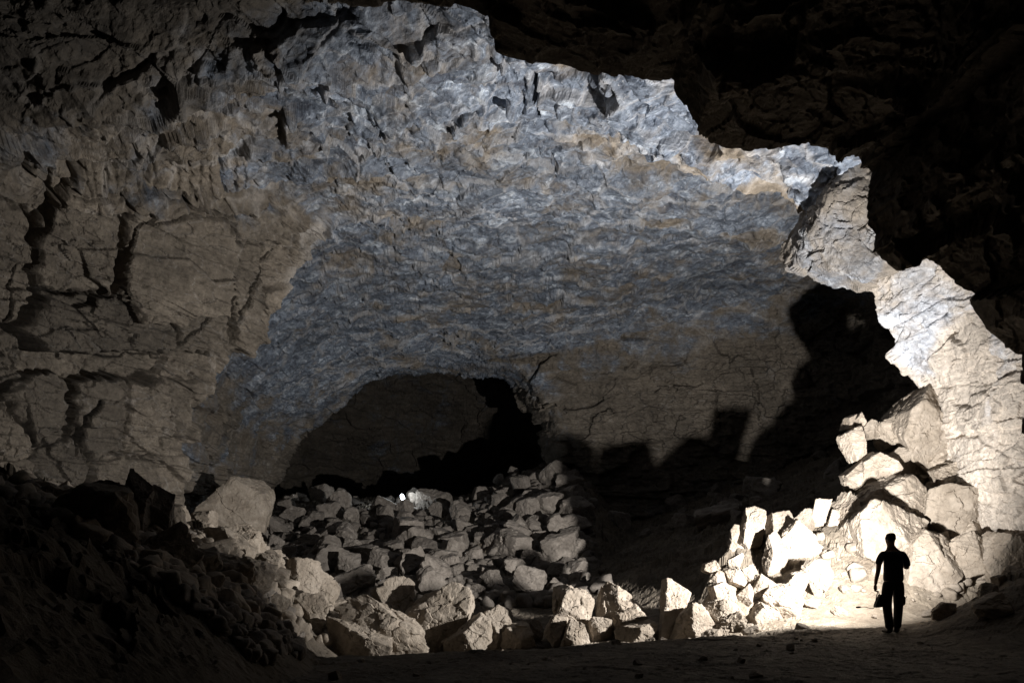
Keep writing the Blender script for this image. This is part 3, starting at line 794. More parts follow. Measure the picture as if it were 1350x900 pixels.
def build_heroes():
    build_lobe()
    g = "pale boulders standing in a row along the lit edge of the floor"
    hero([(530,807),(583,773),(597,768),(617,775),(623,793),(618,813),(607,830),(580,842),(557,835)], 17.3, "largest rounded tan boulder in the middle of the floor row, behind the long slab", 0.7, level=6)
    hero([(487,780),(513,762),(530,757),(543,763),(543,783),(527,803),(497,793)], 17.8, "pale boulder with a dark shadow stripe, just behind the long sloping slab", 0.7)
    hero([(440,800),(478,783),(510,800),(550,827),(580,845),(585,862),(567,863),(517,850),(450,828)], 16.6, "long tan slab sloping down to the right in front of the largest rounded boulder", 0.5, level=6)
    hero([(427,813),(460,822),(517,843),(505,856),(437,855)], 16.2, "low flat tan wedge of rock below the long sloping slab at the dark floor", 0.6)
    hero([(385,795),(400,782),(425,784),(432,800),(425,820),(392,818)], 16.6, "dim brown boulder left of the low tan wedge", 0.8)
    hero([(583,847),(610,827),(633,811),(646,817),(648,847),(617,857),(587,862)], 16.8, "pale knobbly boulder at the lower right foot of the largest rounded boulder", 0.8)
    hero([(638,807),(657,798),(672,803),(678,822),(653,845),(640,838)], 17.5, "boulder with a bright white triangular face and dark left side, in the floor row", 0.8)
    hero([(655,845),(670,825),(696,822),(708,848),(668,853)], 17.3, "dark shaded boulder between the white triangular rock and the white chip", 0.8)
    hero([(683,817),(710,817),(718,830),(712,842),(697,838)], 17.8, "small white rock chip at the right of the dark shaded boulder", 0.8)
    hero([(730,797),(738,777),(750,773),(777,780),(784,797),(777,835),(733,835)], 17.3, "large blocky white boulder with a round top standing right of the small white chip", 0.8, level=6)
    hero([(787,803),(797,770),(802,763),(817,777),(837,788),(837,800),(825,818),(790,818)], 17.3, "pointed grey-white boulder with a peaked top, right of the large blocky white boulder", 0.7, level=6)
    hero([(718,832),(730,813),(750,815),(740,838)], 17.0, "small pale wedge leaning against the left foot of the blocky white boulder", 0.9)
    hero([(738,840),(752,816),(768,825),(780,839)], 16.7, "small triangular white rock in front of the blocky white boulder", 0.9)
    hero([(777,820),(783,813),(807,817),(807,834),(780,834)], 16.9, "small rough rock below the pointed grey-white boulder", 0.9)
    hero([(808,815),(820,803),(840,797),(857,808),(848,820),(812,826)], 17.0, "flat tan cap rock lying over the low white stone, right of the pointed boulder", 0.9)
    hero([(810,832),(837,822),(863,818),(868,830),(853,840),(830,844),(815,840)], 16.5, "low broad white stone under the flat tan cap rock", 0.9)
    hero([(873,777),(877,763),(887,764),(903,777),(913,787),(907,795),(892,812),(874,812)], 17.0, "upright white boulder with a slanted right side, standing alone before the dark gap", 0.8)
    hero([(888,837),(898,813),(913,797),(930,800),(943,820),(940,838)], 16.3, "broad tan boulder in front of the upright white boulder, beside the dark craggy rock", 0.8)
    hero([(938,840),(945,823),(965,810),(980,806),(986,838)], 16.3, "dark craggy honeycombed rock at the edge of the bright sand", 0.8, rough=3.2, level=6)
    hero([(930,800),(950,790),(975,797),(985,812),(970,828),(940,822)], 16.5, "tan boulder behind the dark craggy rock, under the squat white block", 0.8)
    # little heap in front of the dark slope
    hero([(937,774),(954,767),(969,777),(971,789),(965,802),(949,803),(941,789)], 16.8, "squat white block in the middle of the small stone heap left of the sand", 0.9)
    hero([(934,766),(947,752),(955,754),(958,768)], 17.0, "small half-round white stone on the left of the stone heap", 0.9, seat=False)
    hero([(927,752),(930,743),(942,738),(948,748),(937,756)], 17.1, "smallest tan stone, topmost on the far left of the stone heap", 0.9, seat=False)
    hero([(957,752),(976,747),(984,762),(981,776),(963,770)], 17.0, "cream stone in the upper middle of the stone heap", 0.9, seat=False)
    hero([(977,752),(993,743),(1000,752),(994,768),(981,768)], 17.3, "cracked cream stone at the upper right of the stone heap", 0.9, seat=False)
    hero([(960,738),(976,729),(981,735),(975,752),(962,750)], 18.6, "flat white stone bridging the stone heap and the small column of stones", 0.9, seat=False)
    hero([(961,723),(965,711),(982,719),(983,735),(963,737)], 20.2, "white stone at the bottom of the small column of stones", 0.9, seat=False)
    hero([(964,699),(969,691),(976,693),(977,708),(974,720),(965,718)], 20.3, "egg shaped white stone on top of the small column of stones", 0.9, seat=False)
    hero([(978,716),(986,668),(997,666),(1012,676),(1010,694),(1004,720),(984,724)], 20.0, "upright square white block standing high beside the egg shaped stone", 0.7, seat=False)
    hero([(994,777),(1004,757),(1024,773),(1020,784),(998,786)], 17.1, "white wedge stone over the dark hollow right of the stone heap", 0.9, seat=False)
    hero([(1008,787),(1018,774),(1042,770),(1048,787),(1040,812),(1022,812),(1010,798)], 16.8, "rounded white boulder with an undercut foot at the left edge of the sand", 0.9)
    hero([(990,812),(1008,796),(1032,809),(1040,826),(994,834)], 16.5, "low cream boulder at the foot of the undercut white boulder", 0.9)
    hero([(968,788),(988,770),(994,780),(985,800),(972,800)], 16.9, "small white stone right of the squat white block", 0.9)
    # heap against the foot of the right pile
    hero([(1012,752),(1018,698),(1031,700),(1040,735),(1034,768),(1016,768)], 18.9, "tall narrow cream slab at the left end of the sandy heap", 0.8)
    hero([(1026,716),(1053,683),(1076,704),(1084,728),(1062,740),(1030,736)], 19.0, "large pale triangular slab crowning the sandy heap", 0.7, level=6)
    hero([(1012,714),(1020,676),(1044,672),(1051,700),(1038,722)], 19.7, "blunt white stone added to cast shadow, behind the tall narrow slab and left of the triangular slab", 0.9)  # added stone, extends the shadow on the back wall
    hero([(1045,688),(1062,671),(1075,672),(1076,694),(1055,700)], 19.8, "thin white shard behind the large triangular slab", 0.8)
    hero([(1068,694),(1076,661),(1087,664),(1082,696)], 19.8, "thin upright white stone standing right of the triangular slab", 0.8)
    hero([(1078,712),(1086,694),(1097,684),(1106,708)], 20.1, "small pale stone added to block light, wedged behind the thin upright stone and the tilted bluish slab", 0.9)  # added stone, fills a lit gap in the back wall's shadow
    hero([(1086,706),(1099,671),(1119,670),(1118,708),(1104,718)], 19.6, "tilted bluish slab between the thin upright stone and the big right pile", 0.8)
    hero([(1060,750),(1072,737),(1092,740),(1096,758),(1078,770)], 17.6, "rounded stone half buried in the sand below the triangular slab", 0.8)
    hero([(1036,770),(1044,755),(1062,752),(1064,772),(1046,782)], 17.3, "small stone with a dark cleft beside the tall narrow slab", 0.8)
    # right pile
    hero([(1114,572),(1131,562),(1140,564),(1144,599),(1125,609),(1117,594)], 20.6, "grey upright block on the left shoulder of the right pile", 1.1, seat=False)
    hero([(1129,553),(1137,542),(1144,555),(1140,568),(1130,566)], 20.9, "small egg shaped stone perched on the left shoulder of the right pile", 1.1, seat=False)
    hero([(1114,566),(1118,550),(1129,545),(1130,566)], 21.1, "small broken stone at the far left top of the right pile", 1.1, seat=False)
    hero([(1138,566),(1149,555),(1160,560),(1162,574),(1146,579)], 20.8, "white cap stone over the dark hole in the right pile", 1.1, seat=False)
    hero([(1159,558),(1178,549),(1197,580),(1186,586),(1174,590),(1161,572)], 20.7, "cracked white slab leaning between the cap stone and the tall pillar slab", 1.1, seat=False)
    hero([(1183,546),(1211,514),(1234,507),(1240,531),(1240,580),(1234,622),(1204,600),(1182,557)], 20.3, "tall layered pillar slab at the top of the right pile against the wall", 1.1, level=6, seat=False)
    hero([(1176,600),(1185,590),(1197,593),(1199,607),(1184,614)], 20.2, "round white stone in front of the dark hole of the right pile", 1.1, seat=False)
    hero([(1116,626),(1143,602),(1140,636),(1131,648),(1119,640)], 20.3, "slanted white stone below the grey upright block", 1.1, seat=False)
    hero([(1143,606),(1159,594),(1180,606),(1192,626),(1160,640),(1144,640)], 20.0, "angular white boulder above the big smooth dome boulder", 1.1, seat=False)
    hero([(1138,662),(1155,640),(1188,624),(1214,640),(1234,668),(1224,694),(1180,690),(1142,680)], 19.3, "big smooth white dome boulder in the middle of the right pile", 1.1, level=6, seat=False)
    hero([(1126,690),(1146,668),(1196,690),(1222,688),(1212,728),(1170,748),(1128,728)], 18.4, "broad white boulder under the smooth dome boulder, behind the person's head", 1.1, level=6, seat=False)
    hero([(1094,712),(1110,670),(1128,648),(1138,664),(1130,720),(1106,726)], 19.5, "fractured pale boulder at the lower left of the right pile", 1.1, rough=1.8, seat=False)
    hero([(1228,650),(1262,640),(1304,645),(1312,690),(1296,720),(1246,716),(1224,690)], 18.9, "large square block at the wall with a dark recess at its right", 1.1, level=6, seat=False)
    hero([(1204,720),(1226,696),(1256,706),(1264,750),(1232,778),(1196,764)], 17.7, "bluish white block right of the person, split by a dark crack", 1.1, level=6, seat=False)
    hero([(1256,716),(1286,700),(1304,726),(1292,762),(1262,768)], 17.5, "white block below the square block with the dark recess", 1.1, seat=False)
    hero([(1298,735),(1318,700),(1352,712),(1358,760),(1310,772)], 17.1, "pale block at the right edge against the bright wall", 1.1, seat=False)
    hero([(1236,620),(1262,606),(1292,622),(1290,648),(1250,652)], 19.5, "layered tan ledge block under the bright wall", 1.1, rough=1.6, seat=False)
    # left scree
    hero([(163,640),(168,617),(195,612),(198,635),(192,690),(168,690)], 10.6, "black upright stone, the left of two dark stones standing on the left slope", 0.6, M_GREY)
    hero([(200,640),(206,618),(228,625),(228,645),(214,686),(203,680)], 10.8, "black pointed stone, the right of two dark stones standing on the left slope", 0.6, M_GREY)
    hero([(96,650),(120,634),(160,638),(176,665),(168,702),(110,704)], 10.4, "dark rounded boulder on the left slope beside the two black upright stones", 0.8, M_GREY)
    hero([(268,662),(300,632),(322,628),(350,648),(354,668),(345,700),(285,706)], 22.0, "big pale block with a shaded left face at the top of the left scree", 0.8, level=6, seed=77, rough=0.6, snap=True, seat=False)
    hero([(196,716),(205,677),(222,675),(232,700),(224,726)], 15.2, "pinkish upright stone below the two black stones on the left slope", 0.7, snap=True, seat=False)
    hero([(366,760),(380,738),(412,738),(424,765),(412,786),(374,784)], 16.2, "grey-tan boulder with a broad face at the foot of the left scree", 0.8, snap=True, seat=False)
    hero([(404,772),(418,752),(432,758),(444,778),(438,796),(410,794)], 15.6, "pale boulder at the right foot of the left scree, above the dim brown boulder", 0.8, snap=True, seat=False)
    hero([(296,708),(316,690),(340,700),(344,728),(316,736)], 18.6, "pale split block under the big pale block of the left scree", 0.8, snap=True, seat=False)
    hero([(330,745),(345,728),(366,738),(362,764),(338,768)], 17.0, "rough stone in the middle of the left scree", 0.9, snap=True, seat=False)

def rubble_fill(name, n, region, smin, smax, mat, label, seed):
    """the countless smaller broken rock between the boulders: one sheet of loose pieces"""
    rs = np.random.RandomState(seed)
    base = [proto_rock(900 + seed + k, 3, mat, 0.7) for k in range(6)]
    V, F, n0 = [], [], 0
    geo = []
    for me in base:
        v = np.empty(len(me.vertices) * 3, np.float32); me.vertices.foreach_get("co", v)
        f = np.empty(len(me.polygons) * 3, np.int32); me.polygons.foreach_get("vertices", f)
        geo.append((v.reshape(-1, 3), f.reshape(-1, 3)))
        bpy.data.meshes.remove(me)
    for k in range(n):
        x, y = region(rs)
        s = smin + (smax - smin) * rs.uniform() ** 2
        v, f = geo[k % 6]
        a, b2, c = rs.uniform(-.6, .6), rs.uniform(-.6, .6), rs.uniform(0, 6.28)
        R = np.array(Matrix.Rotation(c, 3, 'Z') @ Matrix.Rotation(a, 3, 'X') @ Matrix.Rotation(b2, 3, 'Y'))
        p = (v * (s * rs.uniform(.7, 1.3, 3))) @ R.T + [x, y, ground_z(x, y) + s * 0.3]
        V.append(p); F.append(f + n0); n0 += len(v)
    V = np.concatenate(V); F = np.concatenate(F)
    me = bpy.data.meshes.new(name)
    me.vertices.add(len(V)); me.vertices.foreach_set("co", V.astype(np.float32).reshape(-1))
    me.loops.add(F.size); me.loops.foreach_set("vertex_index", F.reshape(-1).astype(np.int32))
    me.polygons.add(len(F)); me.polygons.foreach_set("loop_start", np.arange(0, F.size, 3, dtype=np.int32))
    me.update(); me.materials.append(mat)
    o = bpy.data.objects.new(name, me); COL.objects.link(o)
    o['kind'] = 'stuff'; o['label'] = label; o['category'] = 'rubble'
    return o

def ray_ground(px, py):
    """where the view ray through a pixel meets the floor"""
    y = np.linspace(9, 62, 700)
    x = (px - CX) / F_PX * y; z = EYE + (HY - py) / F_PX * y
    g = ground_base(x, y)
    k = np.argmax(z < g)
    return None if k == 0 else (x[k], y[k], g[k])

def scatter():
    protos = [proto_rock(s, 4, M_GREY, 0.88) for s in range(700, 712)]
    tans = [proto_rock(s, 4, M_TAN, 0.72) for s in range(720, 732)]
    rs = np.random.RandomState(5)
    def put(me, x, y, z, s, label, group):
        kind = 'boulder' if 'boulder' in label else 'stone'
        o = bpy.data.objects.new(kind, me)
        o.location = (x, y, z); o.scale = (s * rs.uniform(.8, 1.25), s * rs.uniform(.8, 1.2), s * rs.uniform(.7, 1.1))
        o.rotation_euler = (rs.uniform(-.5, .5), rs.uniform(-.5, .5), rs.uniform(0, 6.28))
        COL.objects.link(o); o['label'] = label; o['category'] = kind; o['group'] = group
        return o
    def throw(n, region, smin, smax, meshes, label, group, tries=6000, sep=0.8, power=2.2, sink=0.25):
        placed = []
        sizes = sorted([smin + (smax - smin) * rs.uniform() ** power for _ in range(n)], reverse=True)
        k = 0
        for s in sizes:
            for _ in range(60):
                x, y = region()
                if all((x - a) ** 2 + (y - b) ** 2 > (sep * (s + c)) ** 2 for a, b, c in placed): break
            else: continue
            placed.append((x, y, s))
            put(meshes[k % len(meshes)], x, y, ground_z(x, y) + s * (0.55 - sink), s, label, group); k += 1
        return placed
    def mound():
        while True:
            r = ray_ground(rs.uniform(345, 800), rs.uniform(610, 795))
            if r and 27 < r[1] < 56 and r[0] < 2.6 + 0.06 * (r[1] - 28): return r[0], r[1]
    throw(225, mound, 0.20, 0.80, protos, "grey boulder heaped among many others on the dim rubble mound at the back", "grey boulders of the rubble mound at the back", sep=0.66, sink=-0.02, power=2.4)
    def scree():
        while True:
            px = rs.uniform(60, 455); py = rs.uniform(640, 835)
            if py > 640 + (px - 60) * 0.25 and py < 700 + (px - 60) * 0.36:
                r = ray_ground(px, py)
                if r and r[1] < 25: return r[0], r[1]
    throw(75, scree, 0.12, 0.55, tans, "tan stone lying loose among others on the left scree slope", "loose stones of the left scree slope", sep=0.7)
    def dark():
        while True:
            r = ray_ground(rs.uniform(800, 1120), rs.uniform(600, 715))
            if r and r[1] > 26: return r[0], r[1]
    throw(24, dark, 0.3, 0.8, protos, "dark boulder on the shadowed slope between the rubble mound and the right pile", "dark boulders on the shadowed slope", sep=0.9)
    def foot():
        while True:
            x, y = rs.uniform(2.5, 10.5), rs.uniform(14.6, 19)
            if y > 14.9 + 0.25 * max(0, x - 5.5) and not (6.0 < x < 8.2 and y < 16.0): return x, y
    throw(45, foot, 0.05, 0.26, tans, "small pale stone scattered on the bright sand below the right pile", "small stones on the bright sand", sep=1.2)
    def pile():
        while True:
            x, y = rs.uniform(8.6, 11.2), rs.uniform(18.3, 21)
            return x, y
    throw(14, pile, 0.15, 0.4, tans, "small white stone wedged between the large blocks of the right pile", "small stones wedged in the right pile", sep=0.7)
    def back():
        while True:
            x, y = rs.uniform(9.4, 11.3), rs.uniform(20.4, 21.8)
            return x, y
    throw(9, back, 0.5, 0.85, tans, "pale boulder wedged behind the tall slab at the back of the right pile", "boulders at the back of the right pile", sep=0.5)
    def near():
        while True:
            x, y = rs.uniform(-3, 9.5), rs.uniform(9.5, 14.0)
            if not (6.2 < x < 7.1 and 13.6 < y < 14.8): return x, y
    throw(45, near, 0.02, 0.085, tans, "small dark stone lying on the unlit floor in the foreground", "small stones on the dark foreground floor", sep=2.0)
    def rm(r):
        while True:
            q = ray_ground(r.uniform(340, 810), r.uniform(605, 800))
            if q and 25 < q[1] < 58 and q[0] < 3.2 + 0.06 * (q[1] - 28): return q[0], q[1]
    rubble_fill("rubble", 2000, rm, 0.08, 0.36, M_GREY, "countless small broken grey rocks filling the gaps of the far rubble mound", 3)
    def rs2(r):
        while True:
            px = r.uniform(20, 470); py = r.uniform(630, 850)
            if py > 632 + (px - 60) * 0.25 and py < 730 + (px - 60) * 0.34:
                q = ray_ground(px, py)
                if q and q[1] < 26: return q[0], q[1]
    rubble_fill("scree", 900, rs2, 0.04, 0.22, M_TAN, "countless small stone fragments covering the left scree slope", 11)
    def rl(r):
        while True:
            q = ray_ground(r.uniform(-60, 400), r.uniform(640, 880))
            if q and q[1] < 15 and q[0] < -2.9: return q[0], q[1]
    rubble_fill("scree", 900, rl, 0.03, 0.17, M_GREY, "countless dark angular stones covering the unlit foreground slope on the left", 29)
    def rp(r): return r.uniform(7.2, 11.3), r.uniform(17.0, 21.2)
    rubble_fill("rubble", 120, rp, 0.04, 0.22, M_TAN, "countless small pale fragments between the blocks of the right pile", 19)
    def mnd():
        x, y = rs.uniform(7.6, 9.6), rs.uniform(12.6, 14.2); return x, y
    throw(12, mnd, 0.10, 0.32, tans, "rounded dim brown stone on the low mound at the right edge", "dim stones on the low mound at the right edge", sep=0.9)

# ------------------------------------------------------------------ person
def plain_mat(name, colr, rough=0.85, nscale=40, amt=0.25):
    m, nt, b = new_mat(name)
    co = nt.nodes.new('ShaderNodeTexCoord').outputs['Object']
    n = noise(nt, co, nscale, 4, 0.6)
    lo = tuple(c * (1 - amt) for c in colr); hi = tuple(min(1, c * (1 + amt)) for c in colr)
    nt.links.new(ramp(nt, n, [(0.35, lo), (0.65, hi)]), b.inputs['Base Color'])
    b.inputs['Roughness'].default_value = rough
    return m

def skin_mesh(name, chains, mat, subdiv=2, root=0):
    """chains: list of [(x,y,z,rx,ry)...]; points shared between chains by equal coordinates"""
    verts, edges, rad, key = [], [], [], {}
    for ch in chains:
        prev = None
        for q in ch:
            k = tuple(round(c, 4) for c in q[:3])
            if k not in key:
                key[k] = len(verts); verts.append(q[:3]); rad.append((q[3], q[4] if len(q) > 4 else q[3]))
            if prev is not None and prev != key[k]: edges.append((prev, key[k]))
            prev = key[k]
    me = bpy.data.meshes.new(name)
    me.from_pydata(verts, edges, [])
    ob = bpy.data.objects.new(name, me); COL.objects.link(ob)
    sk = ob.modifiers.new("skin", 'SKIN')
    for i, r in enumerate(rad):
        me.skin_vertices[0].data[i].radius = r
        me.skin_vertices[0].data[i].use_root = (i == root)
    sk.branch_smoothing = 0.4
    ss = ob.modifiers.new("sub", 'SUBSURF'); ss.levels = subdiv; ss.render_levels = subdiv
    dg = bpy.context.evaluated_depsgraph_get(); dg.update()
    out = bpy.data.meshes.new_from_object(ob.evaluated_get(dg))
    bpy.data.objects.remove(ob); 
    out.name = name
    out.materials.clear(); out.materials.append(mat)
    out.polygons.foreach_set("use_smooth", np.ones(len(out.polygons), dtype=bool))
    return out

def merge(name, meshes, mats):
    bm = bmesh.new()
    for k, me in enumerate(meshes):
        n0 = len(bm.faces)
        bm.from_mesh(me)
        bm.faces.ensure_lookup_table()
        for f in bm.faces[n0:]: f.material_index = min(k, len(mats) - 1)
    out = bpy.data.meshes.new(name); bm.to_mesh(out); bm.free()
    for m in mats: out.materials.append(m)
    return out

def put_part(name, me, parent, label=None):
    o = bpy.data.objects.new(name, me); COL.objects.link(o); o.parent = parent
    if label: o['label'] = label
    return o

def build_person():
    skin = plain_mat("skin", (0.30, 0.19, 0.13), 0.6)
    shirt = plain_mat("dark_shirt_cloth", (0.030, 0.030, 0.034), 0.9)
    trou = plain_mat("dark_trouser_cloth", (0.024, 0.022, 0.020), 0.9)
    hairm = plain_mat("black_hair", (0.010, 0.009, 0.008), 0.6, 90)
    boot = plain_mat("brown_boot_leather", (0.04, 0.03, 0.022), 0.6)
    # local frame: x to the picture's right, y away from the camera, z up
    body = skin_mesh("person", [
        [(0.0, 0, 0.93, .125, .085), (-.005, -.01, 1.08, .115, .085), (-.01, -.015, 1.24, .135, .095), (-.015, -.01, 1.385, .12, .085), (-.02, 0, 1.47, .055, .055),
         (-.03, .02, 1.54, .05, .05), (-.034, .035, 1.60, .066, .078), (-.036, .03, 1.675, .072, .09), (-.036, .025, 1.735, .058, .07)],
        [(-.015, -.01, 1.385, .12, .085), (-.17, -.005, 1.405, .058, .055), (-.225, -.02, 1.30, .046, .046), (-.25, -.03, 1.10, .039, .038), (-.268, .0, .95, .033, .030), (-.272, .02, .845, .024, .026)],
        [(-.015, -.01, 1.385, .12, .085), (.145, -.005, 1.405, .058, .055), (.19, -.02, 1.30, .047, .046), (.198, -.035, 1.135, .041, .04), (.17, .12, 1.25, .034, .032), (.115, .24, 1.37, .025, .026)],
        [(0.0, 0, 0.93, .125, .085), (-.09, .0, .86, .085, .085), (-.098, .01, .62, .066, .066), (-.092, .015, .47, .05, .052), (-.078, -.01, .30, .046, .048), (-.064, -.01, .10, .034, .036)],
        [(0.0, 0, 0.93, .125, .085), (.085, .0, .86, .085, .085), (.098, .05, .62, .066, .066), (.106, .07, .47, .05, .052), (.105, .08, .30, .046, .048), (.10, .10, .10, .034, .036)],
    ], skin, 2)
    parts = [body]
    # nose, ears
    for c in ([(-.036, .10, 1.675, .016), (-.036, .128, 1.655, .013)], [(-.105, .03, 1.69, .008, .014), (-.112, .022, 1.665, .011, .018), (-.106, .03, 1.635, .008, .012)], [(.033, .03, 1.69, .008, .014), (.040, .022, 1.665, .011, .018), (.034, .03, 1.635, .008, .012)]):
        parts.append(skin_mesh("face", [c], skin, 1))
    # hands: palm then fingers, left hand closed on the case handle, right hand round the torch
    def hand(w, d, side, curl):
        w = Vector(w); d = Vector(d).normalized()
        a = Vector(side).normalized(); n = Vector(curl).normalized()
        q = lambda p, r, r2=None: (p.x, p.y, p.z, r, r2 or r)
        parts.append(skin_mesh("palm", [[q(w - d * .02, .022, .024), q(w + d * .03, .030, .018), q(w + d * .075, .034, .016)]], skin, 2))
        for k, (o, L) in enumerate(((-.030, .070), (-.010, .078), (.010, .073), (.029, .058))):
            b = w + d * .06 + a * o
            p1 = b + d * .03; p2 = p1 + (d * .5 + n * .85).normalized() * L * .45
            p3 = p2 + (n * .9 - d * .5).normalized() * L * .4
            parts.append(skin_mesh("finger", [[q(b, .0095), q(p1, .0092), q(p2, .0086), q(p3, .0075)]], skin, 1))
        b = w + d * .015 - a * .022
        p1 = b - a * .022 + d * .022 + n * .012; p2 = p1 + d * .028 + n * .018; p3 = p2 + n * .022 + a * .008
        parts.append(skin_mesh("thumb", [[q(b, .012), q(p1, .0115), q(p2, .010), q(p3, .0085)]], skin, 1))
    hand((-.272, .022, .84), (0, .05, -1), (0, -1, 0), (1, .0, 0))
    hand((.108, .26, 1.385), (-.15, 1, .2), (0, 0, -1), (-1, -.2, 0))
    X, Y, Z = 6.68, 13.95, 0.0
    me = merge("person", parts, [skin])
    root = bpy.data.objects.new("person", me); COL.objects.link(root)
    root.location = (X, Y, ground_z(X, Y) + 0.005)
    root.scale = (1.12, 1.08, 1.0)
    root['label'] = "person in dark shirt and trousers standing with back to the camera against the bright rocks"
    root['category'] = 'person'
    # clothes
    sh = skin_mesh("shirt", [
        [(0.0, 0, 0.86, .168, .125), (-.004, -.01, 1.00, .162, .12), (-.01, -.015, 1.22, .168, .12), (-.015, -.012, 1.36, .150, .106), (-.02, 0, 1.452, .070, .064), (-.024, .006, 1.50, .060, .058)],
        [(-.015, -.012, 1.36, .150, .106), (-.17, -.005, 1.405, .074, .068), (-.226, -.018, 1.29, .066, .06), (-.243, -.022, 1.19, .064, .056)],
        [(-.015, -.012, 1.36, .150, .106), (.145, -.005, 1.405, .074, .068), (.190, -.018, 1.29, .066, .06), (.204, -.024, 1.16, .064, .056)],
    ], shirt, 2)
    put_part("shirt", sh, root)
    tr = skin_mesh("trousers", [
        [(0.0, 0.0, 0.99, .150, .11), (0.0, 0, 0.90, .158, .115), (-.092, .0, .81, .100, .10), (-.098, .01, .62, .084, .085), (-.092, .012, .45, .072, .074), (-.078, -.01, .25, .068, .07), (-.064, -.012, .075, .062, .066)],
        [(0.0, 0, 0.90, .158, .115), (.088, .0, .81, .105, .10), (.104, .05, .62, .088, .085), (.110, .068, .45, .076, .074), (.107, .085, .25, .070, .07), (.102, .10, .075, .064, .066)],
    ], trou, 2, 1)
    t = put_part("trousers", tr, root)
    # patch pocket on the right thigh, belt
    pk = skin_mesh("pocket", [[(.185, .05, .66, .022, .05), (.190, .055, .55, .026, .055), (.186, .06, .48, .02, .05)]], trou, 1)
    put_part("pocket", pk, t)
    hr = skin_mesh("hair", [[(-.034, -.02, 1.60, .052, .04), (-.036, .005, 1.665, .080, .085), (-.036, .012, 1.72, .080, .088), (-.036, .02, 1.765, .052, .06)]], hairm, 2)
    put_part("hair", hr, root)
    for x, y, ang in ((-.062, -.01, -.12), (.100, .10, .22)):
        c, s_ = math.cos(ang), math.sin(ang)
        f = lambda dx, dy, z, r, r2: (x + dx * c + dy * s_, y - dx * s_ + dy * c, z, r, r2)
        b = skin_mesh("boot", [[f(0, 0, .17, .052, .056), f(0, -.005, .09, .05, .054), f(0, .0, .046, .046, .050), f(0, .10, .04, .046, .040), f(0, .185, .034, .040, .030)]], boot, 2)
        put_part("boot", b, root)
    # case hanging from the left hand, with a cord trailing off to the left
    casem = plain_mat("black_case_fabric", (0.015, 0.015, 0.016), 0.7)
    bm = bmesh.new()
    prof = [(-.235, .700), (-.168, .590), (-.170, .520), (-.205, .470), (-.335, .455), (-.318, .530)]
    vs = [[bm.verts.new((x, yy, z)) for x, z in prof] for yy in (-.06, .06)]
    n = len(prof)
    for i in range(n): bm.faces.new((vs[0][i], vs[0][(i + 1) % n], vs[1][(i + 1) % n], vs[1][i]))
    bm.faces.new(vs[0][::-1]); bm.faces.new(vs[1])
    bmesh.ops.recalc_face_normals(bm, faces=bm.faces)
    bmesh.ops.bevel(bm, geom=list(bm.edges), offset=.014, segments=3, affect='EDGES')
    me = bpy.data.meshes.new("case"); bm.to_mesh(me); bm.free(); me.materials.append(casem)
    case = bpy.data.objects.new("carry_case", me); COL.objects.link(case); case.location = root.location
    case['label'] = "black carry case with a trailing cord hanging from the person's left hand"; case['category'] = 'case'
    put_part("handle", skin_mesh("handle", [[(-.30, .02, .575, .008), (-.285, .02, .66, .008), (-.262, .02, .735, .009), (-.235, .02, .69, .008), (-.225, .02, .66, .008)]], casem, 1), case)
    cord = put_part("cord", skin_mesh("cord", [[(-.325, .0, .475, .006), (-.36, -.01, .44, .006), (-.42, -.02, .448, .006), (-.50, -.02, .470, .006), (-.575, -.02, .468, .006)]], casem, 1), case)
    put_part("plug", skin_mesh("plug", [[(-.575, -.02, .468, .012), (-.61, -.02, .465, .02), (-.65, -.02, .462, .018), (-.67, -.02, .46, .01)]], casem, 1), cord)
    # torch in the right hand
    metal = plain_mat("dark_torch_metal", (0.03, 0.03, 0.03), 0.4)
    lens = bpy.data.materials.new("torch_lens"); lens.use_nodes = True
    pb = lens.node_tree.nodes['Principled BSDF']; pb.inputs['Base Color'].default_value = (.8, .8, .8, 1)
    pb.inputs['Emission Color'].default_value = (1, .96, .9, 1); pb.inputs['Emission Strength'].default_value = 40
    rot = AIM.to_track_quat('Z', 'Y').to_matrix().to_4x4()
    def lathe(prof, mat, name):
        bm = bmesh.new(); rings = []
        for r, z in prof: rings.append([bm.verts.new((r * math.cos(a), r * math.sin(a), z)) for a in [k * math.pi / 12 for k in range(24)]])
        for a, b in zip(rings[:-1], rings[1:]):
            for k in range(24): bm.faces.new((a[k], a[(k + 1) % 24], b[(k + 1) % 24], b[k]))
        bm.faces.new(rings[0][::-1]); bm.faces.new(rings[-1])
        me = bpy.data.meshes.new(name); bm.to_mesh(me); bm.free(); me.materials.append(mat); return me
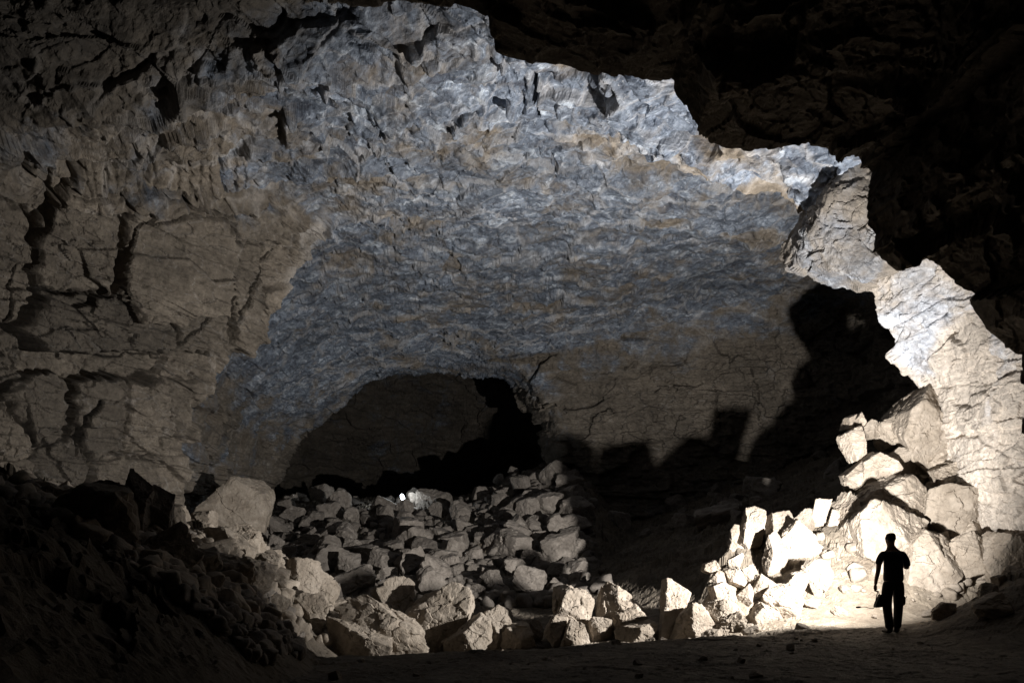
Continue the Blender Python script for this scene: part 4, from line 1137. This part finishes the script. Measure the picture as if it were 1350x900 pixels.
    torch = bpy.data.objects.new("torch", lathe([(.014, -.17), (.017, -.165), (.017, -.06), (.032, -.03), (.036, -.008)], metal, "torch"))
    COL.objects.link(torch)
    torch.matrix_world = Matrix.Translation(LAMP - AIM * 0.02) @ rot
    torch['label'] = "small dark torch in the person's right hand pointing into the cave"; torch['category'] = 'torch'
    put_part("lens", lathe([(.030, -.009), (.030, -.006)], lens, "lens"), torch)

def build_far_lamp():
    r = ray_ground(531, 668)
    c = Vector(P(531, 656, r[1] - 1.2))
    m, nt, b = new_mat("lamp_glass")
    b.inputs['Base Color'].default_value = (.8, .85, .9, 1)
    b.inputs['Emission Color'].default_value = (.86, .95, 1, 1); b.inputs['Emission Strength'].default_value = 5
    body = plain_mat("lamp_housing", (0.05, 0.05, 0.05), 0.5)
    def ell(name, mat, rx, ry, rz, off):
        bm = bmesh.new(); bmesh.ops.create_uvsphere(bm, u_segments=20, v_segments=12, radius=1)
        for v in bm.verts: v.co = Vector((v.co.x * rx, v.co.y * ry, v.co.z * rz)) + Vector(off)
        me = bpy.data.meshes.new(name); bm.to_mesh(me); bm.free(); me.materials.append(mat); return me
    o = bpy.data.objects.new("caving_lamp", ell("caving_lamp", body, .2, .2, .12, (0, 0.12, -.26)))
    COL.objects.link(o); o.location = c; o.rotation_euler = (0, -0.35, 0)
    o['label'] = "small glaring white lamp glowing among the dark rocks at the back of the cave"; o['category'] = 'lamp'
    put_part("lens", ell("lens", m, .11, .08, .20, (0, 0, .02)), o)
    L = bpy.data.lights.new("far_lamp_glow", 'POINT'); L.energy = 140; L.color = (.86, .94, 1); L.shadow_soft_size = .08
    lo = bpy.data.objects.new("far_lamp_glow", L); COL.objects.link(lo); lo.location = c + Vector((-.1, -.35, .15))
build_shell()
build_arch()
build_ground()
build_lights()
build_heroes()
scatter()
build_person()
build_far_lamp()
scene.view_settings.view_transform = 'Standard'
scene.view_settings.look = 'None'
scene.view_settings.exposure = 0
scene.view_settings.gamma = 1
scene.cycles.max_bounces = 5
scene.cycles.diffuse_bounces = 4
